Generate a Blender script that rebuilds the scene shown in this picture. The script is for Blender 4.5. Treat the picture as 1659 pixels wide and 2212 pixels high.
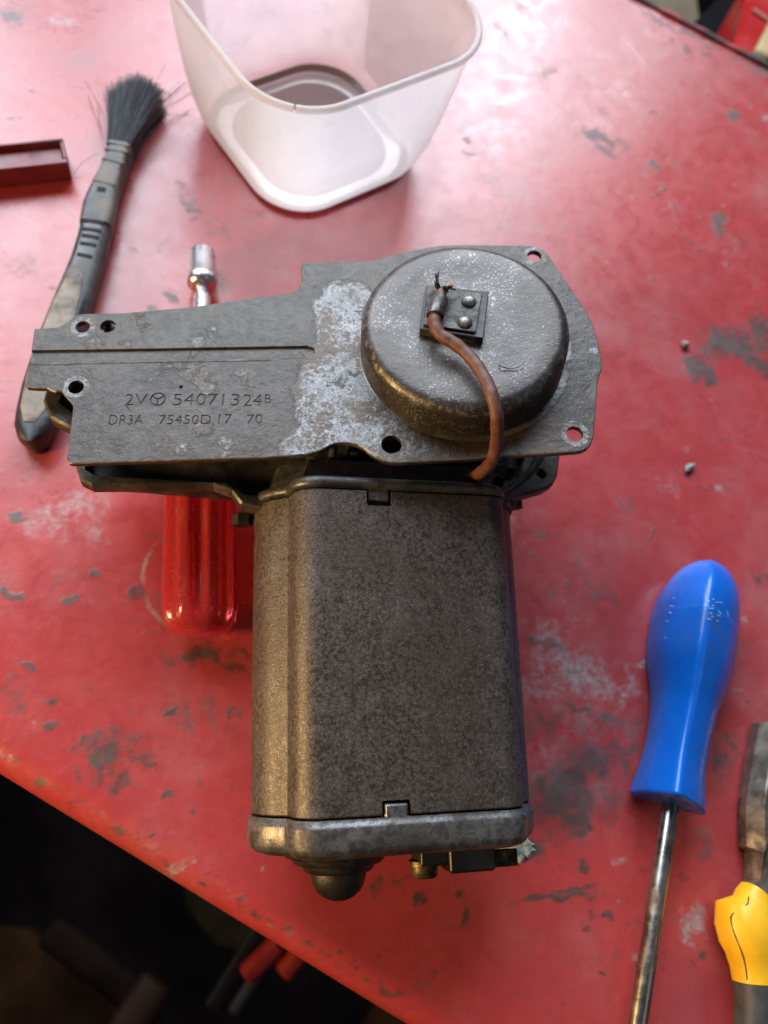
import bpy, bmesh, math, random
import numpy as np
from mathutils import Vector, Matrix

for o in list(bpy.data.objects):
    bpy.data.objects.remove(o)
sc = bpy.context.scene
COL = sc.collection
random.seed(7)
rng = np.random.default_rng(7)
MM = 0.001

# ------------------------------------------------------------------ camera
# bench top is z = 0; all lengths in the builders are millimetres
TAU, RHO, DIST, FPX = math.radians(24), math.radians(23), 290.0, 1726.0
sR, cR, sT, cT = math.sin(RHO), math.cos(RHO), math.sin(TAU), math.cos(TAU)
FWD = np.array([sT*sR, sT*cR, -cT])
UP0 = np.array([cT*sR, cT*cR, sT])
RT0 = np.array([cR, -sR, 0.0])
CUP = cR*UP0 - sR*RT0
CRT = sR*UP0 + cR*RT0
CPOS = -FWD*DIST
cam_d = bpy.data.cameras.new('camera')
cam = bpy.data.objects.new('camera', cam_d)
COL.objects.link(cam)
cam.matrix_world = Matrix(((CRT[0], CUP[0], -FWD[0], CPOS[0]*MM),
                           (CRT[1], CUP[1], -FWD[1], CPOS[1]*MM),
                           (CRT[2], CUP[2], -FWD[2], CPOS[2]*MM), (0, 0, 0, 1)))
cam_d.sensor_fit = 'VERTICAL'
cam_d.sensor_height = 24
cam_d.lens = 24*FPX/2212
cam_d.clip_start = 0.01
cam_d.clip_end = 20
cam_d.dof.use_dof = True
cam_d.dof.focus_distance = 0.214
cam_d.dof.aperture_fstop = cam_d.lens/2.7
sc.camera = cam

# ------------------------------------------------------------------ world, lamps, exposure
w = bpy.data.worlds.new('World'); sc.world = w; w.use_nodes = True
bg = w.node_tree.nodes['Background']
bg.inputs[0].default_value = (0.75, 0.82, 1.0, 1); bg.inputs[1].default_value = 0.06

def area(name, loc, target, sx, sy, power, col):
    l = bpy.data.lights.new(name, 'AREA'); l.shape = 'RECTANGLE'; l.size = sx; l.size_y = sy
    l.energy = power; l.color = col
    o = bpy.data.objects.new(name, l); COL.objects.link(o)
    o.location = loc
    o.rotation_euler = (Vector(target)-Vector(loc)).to_track_quat('-Z', 'Y').to_euler()
    return o
# daylight through the workshop window: three panes side by side
area('window_light', (-0.74, 1.06, 1.00), (0, .05, 0), 0.70, 1.0, 24, (0.80, 0.89, 1.0))
area('window_light', (0.08, 1.26, 1.02), (0, .05, 0), 0.84, 1.0, 27, (0.80, 0.89, 1.0))
area('window_light', (0.46, 1.36, 0.86), (.1, .25, 0), 0.045, 0.30, 2.2, (0.86, 0.93, 1.0))
area('window_light', (0.66, 1.30, 0.82), (.1, .25, 0), 0.035, 0.26, 1.5, (0.86, 0.93, 1.0))
# warm bulb of the workshop, to the left and low
bulb = area('bulb_light', (-0.60, -0.20, 0.20), (-.02, -.07, 0.035), 0.12, 0.12, 0.95, (1.0, 0.62, 0.24))
bulb.data.spread = math.radians(75)      # a shaded lamp
# weak fill lamp added at the right, outside the bench reflection
area('fill_light', (1.0, -0.6, 1.2), (0, 0, 0), 0.8, 0.8, 0.8, (1.0, 0.93, 0.86))
sc.view_settings.view_transform = 'Standard'
sc.view_settings.look = 'None'
sc.view_settings.exposure = 0.22
sc.view_settings.gamma = 1.0

# ------------------------------------------------------------------ geometry helpers (mm)
def V(*a): return np.array(a, float)
def unit(v): return v/np.linalg.norm(v)
def ray(px, py): return FWD + (px-829.5)/FPX*CRT + (1106-py)/FPX*CUP
EZ = V(0, 0, 1)
def P(px, py, z=0.0):
    "survey: the point at height z seen at a spot of the photograph"
    d = ray(px, py); return CPOS + d*((z-CPOS[2])/d[2])
class Frame:
    def __init__(s, o, x, y, z): s.o, s.x, s.y, s.z = o, x, y, z
    def pt(s, a, b, c=0.0): return s.o + s.x*a + s.y*b + s.z*c
    def survey(s, px, py, h=0.0):
        d = ray(px, py); t = np.dot(s.o+s.z*h-CPOS, s.z)/np.dot(d, s.z)
        q = CPOS+d*t-s.o; return V(q@s.x, q@s.y)
WORLD = Frame(V(0, 0, 0), V(1, 0, 0), V(0, 1, 0), EZ)

def make(name, verts, faces, mat, parent=None, smooth=False, auto=None):
    me = bpy.data.meshes.new(name)
    me.from_pydata([tuple(float(c) for c in v) for v in verts], [], faces)
    me.update()
    ob = bpy.data.objects.new(name, me); COL.objects.link(ob)
    if mat is not None: me.materials.append(mat)
    bm = bmesh.new(); bm.from_mesh(me)
    bmesh.ops.remove_doubles(bm, verts=bm.verts, dist=1e-5)
    bmesh.ops.recalc_face_normals(bm, faces=bm.faces)
    if smooth:
        for f in bm.faces: f.smooth = True
        a = math.radians(auto if auto else 40)
        for e in bm.edges:
            if len(e.link_faces) == 2 and e.calc_face_angle(0) > a: e.smooth = False
    bmesh.ops.scale(bm, vec=(MM, MM, MM), verts=bm.verts)
    bm.to_mesh(me); bm.free()
    if parent is not None: attach(ob, parent)
    return ob
def attach(ob, parent):
    ob.parent = parent
    ob.matrix_parent_inverse = parent.matrix_world.inverted() if parent.type != 'EMPTY' else Matrix.Translation(-Vector(parent.location))
def thing(name, label, cat, base, group=None):
    o = bpy.data.objects.new(name, None); COL.objects.link(o)
    o.location = tuple(float(c)*MM for c in base); o.empty_display_size = .01
    o['label'] = label; o['category'] = cat
    if group: o['group'] = group
    return o
def tag(o, label, cat, group=None):
    o['label'] = label; o['category'] = cat
    if group: o['group'] = group
    return o
class MB:
    def __init__(s): s.v, s.f = [], []
    def add(s, v, f):
        n = len(s.v); s.v += [np.asarray(q) for q in v]; s.f += [[i+n for i in q] for q in f]; return s
    def make(s, name, mat, parent=None, smooth=False, auto=None): return make(name, s.v, s.f, mat, parent, smooth, auto)

def loft(rings, cap0=True, cap1=True, closed=True):
    n = len(rings[0]); v = [p for r in rings for p in r]; f = []
    for i in range(len(rings)-1):
        for j in range(n if closed else n-1):
            k = (j+1) % n
            f.append([i*n+j, i*n+k, (i+1)*n+k, (i+1)*n+j])
    if cap0: f.append(list(range(n))[::-1])
    if cap1: f.append([(len(rings)-1)*n+j for j in range(n)])
    return v, f
def tube(path, rad, seg=12):
    path = [np.asarray(p, float) for p in path]; rings = []
    rad = rad if hasattr(rad, '__len__') else [rad]*len(path)
    t0 = unit(path[1]-path[0]); a = unit(np.cross(t0, EZ if abs(t0[2]) < .9 else V(1, 0, 0)))
    for i, p in enumerate(path):
        t = unit(path[min(i+1, len(path)-1)]-path[max(i-1, 0)])
        a = unit(a - t*(a@t)); b = np.cross(t, a)
        rings.append([p+rad[i]*(a*math.cos(k*2*math.pi/seg)+b*math.sin(k*2*math.pi/seg)) for k in range(seg)])
    return loft(rings)
def smoothpath(pts, n=8):
    pts = [np.asarray(p, float) for p in pts]
    q = [2*pts[0]-pts[1]]+pts+[2*pts[-1]-pts[-2]]; out = []
    for i in range(1, len(q)-2):
        for k in range(n):
            t = k/n; a, b, c, d = q[i-1:i+3]
            out.append(.5*((2*b)+(c-a)*t+(2*a-5*b+4*c-d)*t*t+(3*b-a-3*c+d)*t**3))
    out.append(pts[-1]); return out
def lathe(fr, prof, seg=64, cap0=True, cap1=True):
    rings = [[fr.pt(r*math.cos(k*2*math.pi/seg), r*math.sin(k*2*math.pi/seg), z) for k in range(seg)] for r, z in prof]
    return loft(rings, cap0, cap1)
def offset2(poly, d):
    "push a 2-D outline outwards by d"
    p = np.asarray(poly, float); A = .5*np.sum(p[:, 0]*np.roll(p[:, 1], -1)-np.roll(p[:, 0], -1)*p[:, 1])
    e = np.roll(p, -1, 0)-p; e /= np.maximum(np.linalg.norm(e, axis=1), 1e-9)[:, None]
    nrm = np.stack([e[:, 1], -e[:, 0]], 1)*(1 if A > 0 else -1)
    m = nrm+np.roll(nrm, 1, 0); m /= np.maximum((m*m).sum(1), .6)[:, None]/2.0
    return p+m*d
def prism(fr, poly, z0, z1, ch=0.3):
    rings = []
    for off, z in ((-ch, z0), (0, z0+ch), (0, z1-ch), (-ch, z1)):
        rings.append([fr.pt(a, b, z) for a, b in offset2(poly, off)])
    return loft(rings)
def rrect(hx, hy, r, n=6):
    out = []
    for cx, cy, a0 in ((hx-r, hy-r, 0), (-hx+r, hy-r, 90), (-hx+r, -hy+r, 180), (hx-r, -hy+r, 270)):
        for k in range(n+1):
            a = math.radians(a0+90*k/n); out.append((cx+r*math.cos(a), cy+r*math.sin(a)))
    return out
def boxat(fr, c, size, r=0.3, rv=None):
    hx, hy, hz = size[0]/2, size[1]/2, size[2]/2
    f2 = Frame(fr.pt(*c), fr.x, fr.y, fr.z)
    return prism(f2, rrect(hx, hy, max(r, .05) if rv is None else rv, 3), -hz, hz, min(r, hz*.6))
def chaikin(p, it=1, closed=True):
    p = [np.asarray(q, float) for q in p]
    for _ in range(it):
        out = []
        for i in range(len(p) if closed else len(p)-1):
            a, b = p[i], p[(i+1) % len(p)]; out += [a*.75+b*.25, a*.25+b*.75]
        p = out
    return p
def boolean(ob, cutters, op='DIFFERENCE', us=True):
    up, dn = Matrix.Scale(1000, 4), Matrix.Scale(.001, 4)
    ob.data.transform(up)
    for c in cutters:
        c.data.transform(up)
        m = ob.modifiers.new('cut', 'BOOLEAN'); m.operation = op; m.object = c; m.solver = 'MANIFOLD'
    dg = bpy.context.evaluated_depsgraph_get()
    me = bpy.data.meshes.new_from_object(ob.evaluated_get(dg))
    me.transform(dn); old = ob.data; ob.modifiers.clear(); me.name = old.name; ob.data = me
    for c in cutters: bpy.data.objects.remove(c)
    return ob

# ------------------------------------------------------------------ material helpers
class Mat:
    def __init__(s, name):
        s.m = bpy.data.materials.new(name); s.m.use_nodes = True
        s.t = s.m.node_tree; s.b = s.t.nodes['Principled BSDF']; s.geo = None
    def n(s, typ, **kw):
        nd = s.t.nodes.new(typ)
        for k, v in kw.items(): setattr(nd, k, v)
        return nd
    def link(s, a, b): s.t.links.new(a, b)
    def pos(s):
        if s.geo is None: s.geo = s.n('ShaderNodeNewGeometry').outputs['Position']
        return s.geo
    def put(s, sock, v):
        if hasattr(v, 'is_linked') or hasattr(v, 'links'): s.link(v, sock)
        else: sock.default_value = v if not (isinstance(v, tuple) and len(v) == 3 and len(sock.default_value) == 4) else (*v, 1)
    def noise(s, scale, detail=6, rough=.6, dist=0.0, vec=None):
        nd = s.n('ShaderNodeTexNoise'); nd.inputs['Scale'].default_value = scale
        nd.inputs['Detail'].default_value = detail; nd.inputs['Roughness'].default_value = rough
        nd.inputs['Distortion'].default_value = dist
        s.link(vec if vec is not None else s.pos(), nd.inputs['Vector']); return nd.outputs['Fac']
    def voro(s, scale, feature='F1', vec=None):
        nd = s.n('ShaderNodeTexVoronoi', feature=feature); nd.inputs['Scale'].default_value = scale
        s.link(vec if vec is not None else s.pos(), nd.inputs['Vector']); return nd.outputs['Distance']
    def ramp(s, fac, a, b, lo=0.0, hi=1.0):
        nd = s.n('ShaderNodeMapRange'); nd.clamp = True; nd.interpolation_type = 'SMOOTHSTEP'
        s.put(nd.inputs[0], fac)
        for i, v in ((1, a), (2, b), (3, lo), (4, hi)): nd.inputs[i].default_value = v
        return nd.outputs[0]
    def math(s, op, a, b=None, c=None, clamp=False):
        nd = s.n('ShaderNodeMath', operation=op); nd.use_clamp = clamp
        s.put(nd.inputs[0], a)
        if b is not None: s.put(nd.inputs[1], b)
        if c is not None: s.put(nd.inputs[2], c)
        return nd.outputs[0]
    def mix(s, f, a, b):
        nd = s.n('ShaderNodeMix', data_type='RGBA')
        s.put(nd.inputs[0], f); s.put(nd.inputs[6], a); s.put(nd.inputs[7], b); return nd.outputs[2]
    def mixf(s, f, a, b):
        nd = s.n('ShaderNodeMix', data_type='FLOAT')
        s.put(nd.inputs[0], f); s.put(nd.inputs[2], a); s.put(nd.inputs[3], b); return nd.outputs[0]
    def bump(s, h, strength=.3, dist=.0003, prev=None):
        nd = s.n('ShaderNodeBump'); nd.inputs['Strength'].default_value = strength; nd.inputs['Distance'].default_value = dist
        s.link(h, nd.inputs['Height'])
        if prev is not None: s.link(prev, nd.inputs['Normal'])
        return nd.outputs[0]
    def out(s, color=None, rough=None, metal=None, normal=None, **kw):
        if color is not None: s.put(s.b.inputs['Base Color'], color)
        if rough is not None: s.put(s.b.inputs['Roughness'], rough)
        if metal is not None: s.put(s.b.inputs['Metallic'], metal)
        if normal is not None: s.link(normal, s.b.inputs['Normal'])
        for k, v in kw.items(): s.put(s.b.inputs[k.replace('_', ' ')], v)
        return s.m
    def dist(s, c, radius):
        "0 at world point c (mm), 1 at radius (mm)"
        nd = s.n('ShaderNodeVectorMath', operation='DISTANCE'); s.link(s.pos(), nd.inputs[0])
        nd.inputs[1].default_value = tuple(float(q)*MM for q in c)
        return s.math('DIVIDE', nd.outputs['Value'], radius*MM)
    def stretch(s, sx, sy, sz):
        nd = s.n('ShaderNodeMapping'); s.link(s.pos(), nd.inputs[0]); nd.inputs['Scale'].default_value = (sx, sy, sz); return nd.outputs[0]

def simple(name, col, rough=.5, metal=0.0, var=.25, scale=300, bump=.15, dirt=None, dirt_amt=.5):
    m = Mat(name)
    a = m.noise(scale, 5); c = m.mix(m.ramp(a, .3, .75), tuple(q*(1-var) for q in col), tuple(min(1, q*(1+var)) for q in col))
    r = m.ramp(a, .2, .8, max(.04, rough-.1), rough+.1)
    if dirt is not None:
        k = m.ramp(m.noise(scale*.35, 7, .65), .62-.35*dirt_amt, .75-.25*dirt_amt)
        c = m.mix(k, c, dirt); r = m.mixf(k, r, .7)
    return m.out(c, r, metal, m.bump(m.noise(scale*3, 4), bump, .0002))

# ------------------------------------------------------------------ frames of the motor
# cover plate: lies loose on the gearbox, right end lifted
pn_ = V(math.tan(math.radians(-8.6)), math.tan(math.radians(3.0)), 1.0); pn_ = unit(pn_)
px_ = unit(V(1, 0, 0)-pn_*pn_[0])
PL = Frame(P(998, 754, 72.0), px_, np.cross(pn_, px_), pn_)
# body: nose rests on the bench, gear end propped up by the output spindle
_near = CPOS+ray(895, 1760)*204.0; _far = CPOS+ray(870, 1060)*226.0
bax = unit(_far-_near); blat = unit(np.cross(bax, EZ)); bnn = np.cross(blat, bax)
_ro = math.radians(5.0)                     # rolled a little to the right
blat, bnn = blat*math.cos(_ro)-bnn*math.sin(_ro), bnn*math.cos(_ro)+blat*math.sin(_ro)
BD = Frame(_near+blat*1.1, blat, bax, bnn)          # x across, y along towards the gearbox, z out of the top face

# ------------------------------------------------------------------ bench top
DQ = V(.8606, -.5093, 0); DP = V(.5093, .8606, 0)       # along the edge, across the bench
def qp(pt): return pt@DQ, pt@DP
p_lo, p_hi = -137.0, 334.0
q_lo, q_hi = -380.0, 380.0
RE = 9.0
def bench_line():
    "cross-section (p, z) of the rolled front edge, the flat and the back edge"
    out = [(p_lo+RE*.9, -26.0), (p_lo, -26.0), (p_lo, -16.0)]
    for k in range(0, 11):
        a = math.pi-math.pi/2*k/10; out.append((p_lo+RE+RE*math.cos(a), -RE+RE*math.sin(a)))
    n = int(p_hi-p_lo-RE-3)
    for k in range(1, n): out.append((p_lo+RE+k*(p_hi-p_lo-RE-3)/n, 0.0))
    for k in range(0, 6):
        a = math.pi/2-math.pi/2*k/5; out.append((p_hi-3+3*math.cos(a), -3+3*math.sin(a)))
    out.append((p_hi, -26.0)); out.append((p_hi-8, -26.0)); return out
line = bench_line()
nq = 700
qs = np.linspace(q_lo, q_hi, nq)
L_ = np.array(line); m_ = len(line)
pp = np.repeat(L_[None, :, 0], nq, 0); zz = np.repeat(L_[None, :, 1], nq, 0); qq = np.repeat(qs[:, None], m_, 1)
# sheet metal is never dead flat
und = (0.10*np.sin(qq/47+1.3)*np.sin(pp/61+.4)+.06*np.sin(qq/23+pp/31)+.04*np.sin(qq/13-pp/17+2))
zz = zz + und*np.clip(1-np.abs(zz)/4, 0, 1)
bv = (qq[..., None]*DQ+pp[..., None]*DP); bv[..., 2] = zz-0.12
bv = bv.reshape(-1, 3)
idx = np.arange(nq*m_).reshape(nq, m_)
bf = np.stack([idx[:-1, :-1], idx[:-1, 1:], idx[1:, 1:], idx[1:, :-1]], -1).reshape(-1, 4)
# stains, smears and scratches of the paint, where they lie, plus painted window glare
dark = np.zeros(len(bv)); pale = np.zeros(len(bv)); scr = np.zeros(len(bv))
BQ = bv@DQ; BP = bv@DP
def sel(q, p, r): return np.where((np.abs(BQ-q) < r) & (np.abs(BP-p) < r))[0]
WP = rng.uniform(0, 6.28, (2, 9)); WK = rng.normal(0, 1, (2, 9, 2))
def warp(p):
    o = np.zeros((len(p), 3))
    for c in range(2):
        for k in range(9):
            f = (.35, .6, 1.0)[k//3]; o[:, c] += (1.6, 1.0, .55)[k//3]*np.sin((p[:, 0]*WK[c, k, 0]+p[:, 1]*WK[c, k, 1])*f+WP[c, k])
    return o
def blob(arr, px, py, rx, ry=None, ang=0.0, s=1.0, soft=.85):
    "an elliptic mark; sizes in photograph units at the bench (0.165 mm)"
    ry = ry or rx; c = P(px, py); ex = P(px+10*math.cos(math.radians(ang)), py+10*math.sin(math.radians(ang)))-c
    k = np.linalg.norm(ex)/10; ex = unit(ex); ey = V(-ex[1], ex[0], 0)
    rx, ry = rx*k, ry*k*1.1; q, p = qp(c); R = max(rx, ry)*1.9+1
    i = sel(q, p, R); d = bv[i]-c+warp(bv[i])*min(1.0, .16*min(rx, ry)+.25); u = np.hypot((d@ex)/rx, (d@ey)/ry)
    arr[i] = np.maximum(arr[i], s*np.clip((1+soft-u)/(2*soft), 0, 1))
def stroke(arr, pts, wd, s=1.0):
    pts = [P(*q) for q in pts]; k = np.linalg.norm(P(830, 1116)-P(830, 1106))/10
    for a, b in zip(pts[:-1], pts[1:]):
        mid = (a+b)/2; q, p = qp(mid); R = np.linalg.norm(b-a)/2+wd*k*2+2
        i = sel(q, p, R); ab = b-a; t = np.clip(((bv[i]-a)@ab)/(ab@ab+1e-9), 0, 1)
        d = np.linalg.norm((bv[i]-a-t[:, None]*ab)[:, :2], axis=1)/(wd*k)
        arr[i] = np.maximum(arr[i], s*np.clip(1.5-d, 0, 1))
for a in ((1500, 785, 26, 24), (1552, 742, 36, 26), (1602, 752, 40, 32), (1645, 715, 22, 40), (1642, 792, 34, 20), (1528, 800, 22, 18),
          (1215, 1690, 100, 42, -28, .95), (1270, 1640, 90, 50, -20, .8), (1180, 1720, 60, 30, 0, .8), (1180, 1560, 36, 16, 0, .7),
          (1330, 1600, 70, 26, -10, .6), (1250, 1535, 40, 12, 20, .7), (1300, 1560, 60, 14, -20, .6), (1150, 1375, 34, 14, 30, .8), (1195, 1400, 26, 14, 40, .7),
          (1240, 1750, 60, 40, -20, .8), (1325, 1730, 30, 60, 20, .6), (1300, 1300, 60, 12, 12, .55), (1310, 1275, 26, 8, 10, .5),
          (1300, 302, 46, 18, 18, 1), (1545, 482, 15, 18, -40, .9), (1585, 247, 5, 19, 5, 1), (1414, 362, 14, 9, 30, .9), (1650, 1600, 40, 50, 0, .5),
          (1560, 1640, 26, 44, 10, .8), (1640, 1250, 22, 40, 30, .6), (1530, 1470, 10, 8), (1310, 330, 18, 8, 20, .8),
          (225, 1640, 24, 46, 10, .95), (260, 1690, 16, 40, 20, .8), (310, 1630, 26, 18, 0, .7), (300, 1600, 40, 16, -20, .6), (180, 1610, 20, 12), (250, 1590, 30, 20, 0, .6),
          (105, 1500, 14, 10), (150, 1300, 14, 8), (45, 1112, 22, 10, 0, .9), (295, 1275, 14, 22, 0, .9), (210, 1240, 14, 8), (30, 1280, 16, 10), (60, 1430, 20, 8, 40, .8),
          (440, 1425, 62, 26, -10, .9), (400, 1440, 40, 20, 20, .8), (500, 1450, 40, 12, 20, .8), (530, 1410, 40, 9, 15, .8), (345, 1330, 30, 60, 10, .5), (340, 1180, 22, 60, -10, .45),
          (905, 1948, 10, 15, 0, 1), (1010, 1985, 8, 40, 4, .9), (985, 1930, 14, 10), (860, 1905, 22, 10, 10, .7), (815, 1912, 10, 12), (1265, 1790, 22, 8),
          (1205, 1932, 85, 6, -9, 1), (1240, 1912, 50, 5, -8, .8), (1278, 1900, 16, 6, -20, .9), (1150, 1840, 22, 14, 10, .9), (1262, 1858, 12, 9, 40, 1),
          (20, 30, 42, 40, 20, .75), (60, 180, 26, 10, 20, .4), (120, 258, 14, 5, -10, .8), (28, 253, 12, 7, 0, .7), (62, 200, 8, 5), (150, 165, 30, 8, 10, .5),
          (400, 430, 8, 16, -30, .9), (412, 450, 6, 20, -30, .8), (385, 395, 6, 14, -20, .8), (370, 640, 7, 12), (350, 540, 10, 4, 0, .6),
          (500, 690, 8, 4), (380, 620, 20, 4, 10, .5), (1000, 300, 8, 5), (1010, 328, 14, 6, 10, .8), (1090, 70, 8, 4), (560, 500, 14, 5, 20, .5),
          (1355, 1090, 20, 12, 0, .5), (1170, 1150, 26, 12, -20, .7), (1160, 1210, 26, 9, 0, .6), (1490, 1340, 8, 4), (1230, 1258, 12, 5), (1270, 1262, 16, 7, 50, .8),
          (1198, 1290, 4, 14, 0, .8), (1240, 1300, 4, 12, -30, .8), (1480, 1890, 14, 5), (1500, 2065, 9, 12, -10, 1), (1517, 2062, 5, 6), (1392, 2085, 8, 8), (1310, 1975, 8, 6),
          (1282, 1965, 16, 10, 0, .8), (1295, 2100, 14, 4, 35, .9), (1435, 2090, 5, 5), (1290, 1930, 16, 10, 0, .7), (1265, 2000, 10, 8), (505, 1545, 10, 14), (640, 1500, 16, 12),
          (110, 1560, 10, 14), (370, 1540, 8, 8), (470, 1530, 20, 8, -30, .5), (420, 1760, 14, 9), (365, 1715, 8, 12), (430, 1700, 14, 10, 0, .6), (330, 1790, 8, 6), (150, 1690, 12, 6)):
    blob(dark, *a)
for a in ((1200, 1620, 120, 70, -20, .55), (1300, 1690, 90, 80, 0, .5), (1180, 1480, 90, 50, 20, .6),
          (1060, 330, 60, 50, 0, .5), (1120, 400, 80, 60, 20, .6), (1180, 350, 60, 40, 0, .5), (1080, 480, 110, 30, 0, .45), (330, 150, 80, 60, 0, .4), (150, 38, 40, 22, 0, .9), (130, 1110, 95, 34, -8, .75), (190, 1160, 50, 40, -20, .6), (12, 530, 18, 34, -20, .8), (35, 590, 8, 22, 0, .7), (70, 1010, 40, 12, -30, .4),  # patches right of the tub paint the mottled window reflection
          (1255, 1450, 110, 34, 22, 1), (1180, 1370, 50, 20, 25, .8), (1330, 1500, 70, 26, 20, .8), (1160, 1470, 60, 40, 20, .7), (1390, 1440, 20, 8), (1240, 1560, 130, 50, 0, .5),
          (1500, 1990, 22, 22, 0, .9), (1280, 2062, 12, 12, 0, .5), (1390, 2070, 20, 24, 0, .6), (1340, 1860, 16, 8, 0, .8), (1555, 1060, 8, 8), (1480, 970, 12, 10, 0, .7),
          (1640, 620, 30, 16, 0, .4), (1590, 520, 6, 6), (1560, 445, 6, 6), (1655, 250, 6, 6), (378, 1878, 34, 10, -25, .9), (425, 1858, 10, 10, -30, .9), (370, 1660, 20, 16, 0, .4),
          (1590, 1490, 12, 6, 20, .8), (1600, 1330, 8, 10, 0, .8), (1640, 1560, 50, 60, 0, .4), (380, 1790, 60, 6, -25, .4), (1060, 1130, 90, 60, 0, .5), (1230, 1330, 60, 60, 0, .4),
          (560, 1880, 6, 6), (1150, 60, 50, 70, 0, .3), (1100, 470, 90, 50, 0, .4), (820, 500, 120, 16, 0, .3), (300, 930, 90, 40, 0, .3), (110, 880, 60, 40, 0, .3)):
    blob(pale, *a)
for _ in range(170):
    x, y = random.uniform(-60, 1720), random.uniform(-40, 2250); r = random.uniform(9, 34)
    blob(dark if random.random() < .7 else pale, x, y, r*random.uniform(1, 2.2), r, random.uniform(-60, 60), random.uniform(.26, .52), 1.0)
for _ in range(300):
    r = abs(random.gauss(0, 2.2))+1.3
    blob(dark, random.uniform(-60, 1720), random.uniform(-40, 2250), r*random.uniform(.8, 2.2), r, random.uniform(0, 180), random.uniform(.4, .85))
for _ in range(150):
    r = abs(random.gauss(0, 3.0))+1.8
    blob(pale, random.uniform(-60, 1720), random.uniform(-40, 2250), r, r, 0, random.uniform(.4, .9))
for _ in range(150):      # knocked-off paint along the rolled edge
    t = random.random(); x = -20+930*t; y = 1625+.624*x+random.gauss(0, 9)
    blob(dark if random.random() < .75 else pale, x, y, random.uniform(4, 20), random.uniform(2, 6), 32, random.uniform(.4, .8))
for _ in range(60):
    t = random.random(); x = 1370+300*t; y = .515*(x-1385)+14+abs(random.gauss(0, 8))
    blob(dark, x, y, random.uniform(5, 26), random.uniform(2, 5), 27, random.uniform(.5, .9))
for pts, wd, s in (([(1435, 318), (1455, 345), (1478, 372)], 3, .9), ([(1462, 488), (1478, 512), (1518, 542)], 3, .9), ([(1410, 422), (1440, 405)], 4, .8), ([(1505, 397), (1550, 402)], 3, .7),
                   ([(1450, 440), (1462, 470)], 4, .8), ([(1405, 830), (1398, 855)], 2, .7), ([(1450, 1008), (1530, 1060)], 2.5, .7), ([(1415, 1140), (1395, 1180)], 2.5, .8), ([(1300, 600), (1316, 548)], 2, .6),
                   ([(1120, 1290), (1120, 1340)], 3, .5), ([(1275, 1370), (1360, 1350), (1370, 1430)], 2, .6), ([(1280, 1390), (1290, 1470)], 2, .5), ([(1255, 1400), (1365, 1425)], 3, .5),
                   ([(40, 1300), (95, 1290)], 3, .5), ([(60, 1400), (20, 1450)], 2.5, .6), ([(520, 1600), (430, 1660)], 2, .5), ([(150, 400), (230, 350)], 1.5, .5)):
    stroke(scr, pts, wd, s)
for _ in range(190):
    x, y = random.uniform(0, 1659), random.uniform(0, 2212); a = random.gauss(.6, .9); l = random.uniform(10, 55)
    stroke(scr, [(x, y), (x+l*math.cos(a), y+l*math.sin(a))], random.uniform(1.0, 2.0), random.uniform(.2, .6))
# grey ring left by the foot of a can
c0 = P(442, 1245); 
d = np.linalg.norm((bv-c0)[:, :2], axis=1); ang = np.arctan2((bv-c0)[:, 1], (bv-c0)[:, 0])
ring = np.clip(1.5-np.abs(d-20.3)/0.9, 0, 1)*np.clip(.55+.6*np.sin(ang*1.0-2.2), 0, 1)
pale = np.maximum(pale, .95*ring*(np.sin(ang*7)*.15+.85))

def bench_material():
    m = Mat('red bench paint')
    at = m.n('ShaderNodeAttribute', attribute_name='marks'); sp = m.n('ShaderNodeSeparateColor'); m.link(at.outputs['Color'], sp.inputs[0])
    D, Pm, S = sp.outputs[0], sp.outputs[1], sp.outputs[2]
    n1 = m.noise(420, 8, .7); n2 = m.noise(90, 7, .65, .6); n3 = m.noise(16, 5, .6); n4 = m.noise(1500, 4, .6)
    nn = m.math('ADD', m.math('MULTIPLY', n1, 1.0), m.math('MULTIPLY', n2, .9))
    kd = m.ramp(m.math('ADD', m.math('MULTIPLY', D, .95), m.math('SUBTRACT', nn, .95)), .18, .80, 0, .88)
    kp = m.ramp(m.math('ADD', m.math('MULTIPLY', Pm, .8), m.math('MULTIPLY', m.math('SUBTRACT', nn, .95), 1.0)), .2, .9, 0, .7)
    ks = m.ramp(m.math('ADD', S, m.math('MULTIPLY', m.math('SUBTRACT', n1, .5), 1.2)), .35, .7, 0, .8)
    red = m.mix(m.ramp(n2, .3, .7), (.32, .034, .036), (.39, .042, .044))
    red = m.mix(m.ramp(n3, .35, .75, 0, .35), red, (.25, .034, .038))
    grime = m.ramp(m.math('MULTIPLY', n2, m.noise(230, 7, .7)),   .24, .50, 0, .55)          # general rubbed-in dirt
    red = m.mix(grime, red, (.07, .015, .015))
    film = m.ramp(m.math('MULTIPLY', m.noise(38, 8, .72), m.noise(9, 3, .5)), .20, .46, 0, .26)   # dried film
    red = m.mix(film, red, (.36, .20, .21))
    c = m.mix(kp, red, m.mix(m.ramp(n1, .3, .7), (.16, .155, .155), (.34, .33, .33)))
    c = m.mix(kd, c, m.mix(m.ramp(n2, .3, .7), (.020, .017, .016), (.055, .056, .050)))
    c = m.mix(ks, c, (.07, .055, .055))
    r = m.ramp(n2, .25, .8, .24, .38)
    r = m.mixf(film, r, .5); r = m.mixf(kp, r, .42); r = m.mixf(kd, r, .5)
    b = m.bump(m.noise(30, 3, .5), .10, .0010)
    b = m.bump(m.noise(160, 4, .55), .10, .0008, b)
    b = m.bump(n1, .10, .0003, b)
    h = m.math('SUBTRACT', m.math('MULTIPLY', kp, .5), m.math('ADD', kd, ks))
    b = m.bump(h, .25, .00025, b)
    return m.out(c, r, 0.0, b, Specular_IOR_Level=.65)
bench_mat = bench_material()
me = bpy.data.meshes.new('workbench_top')
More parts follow.
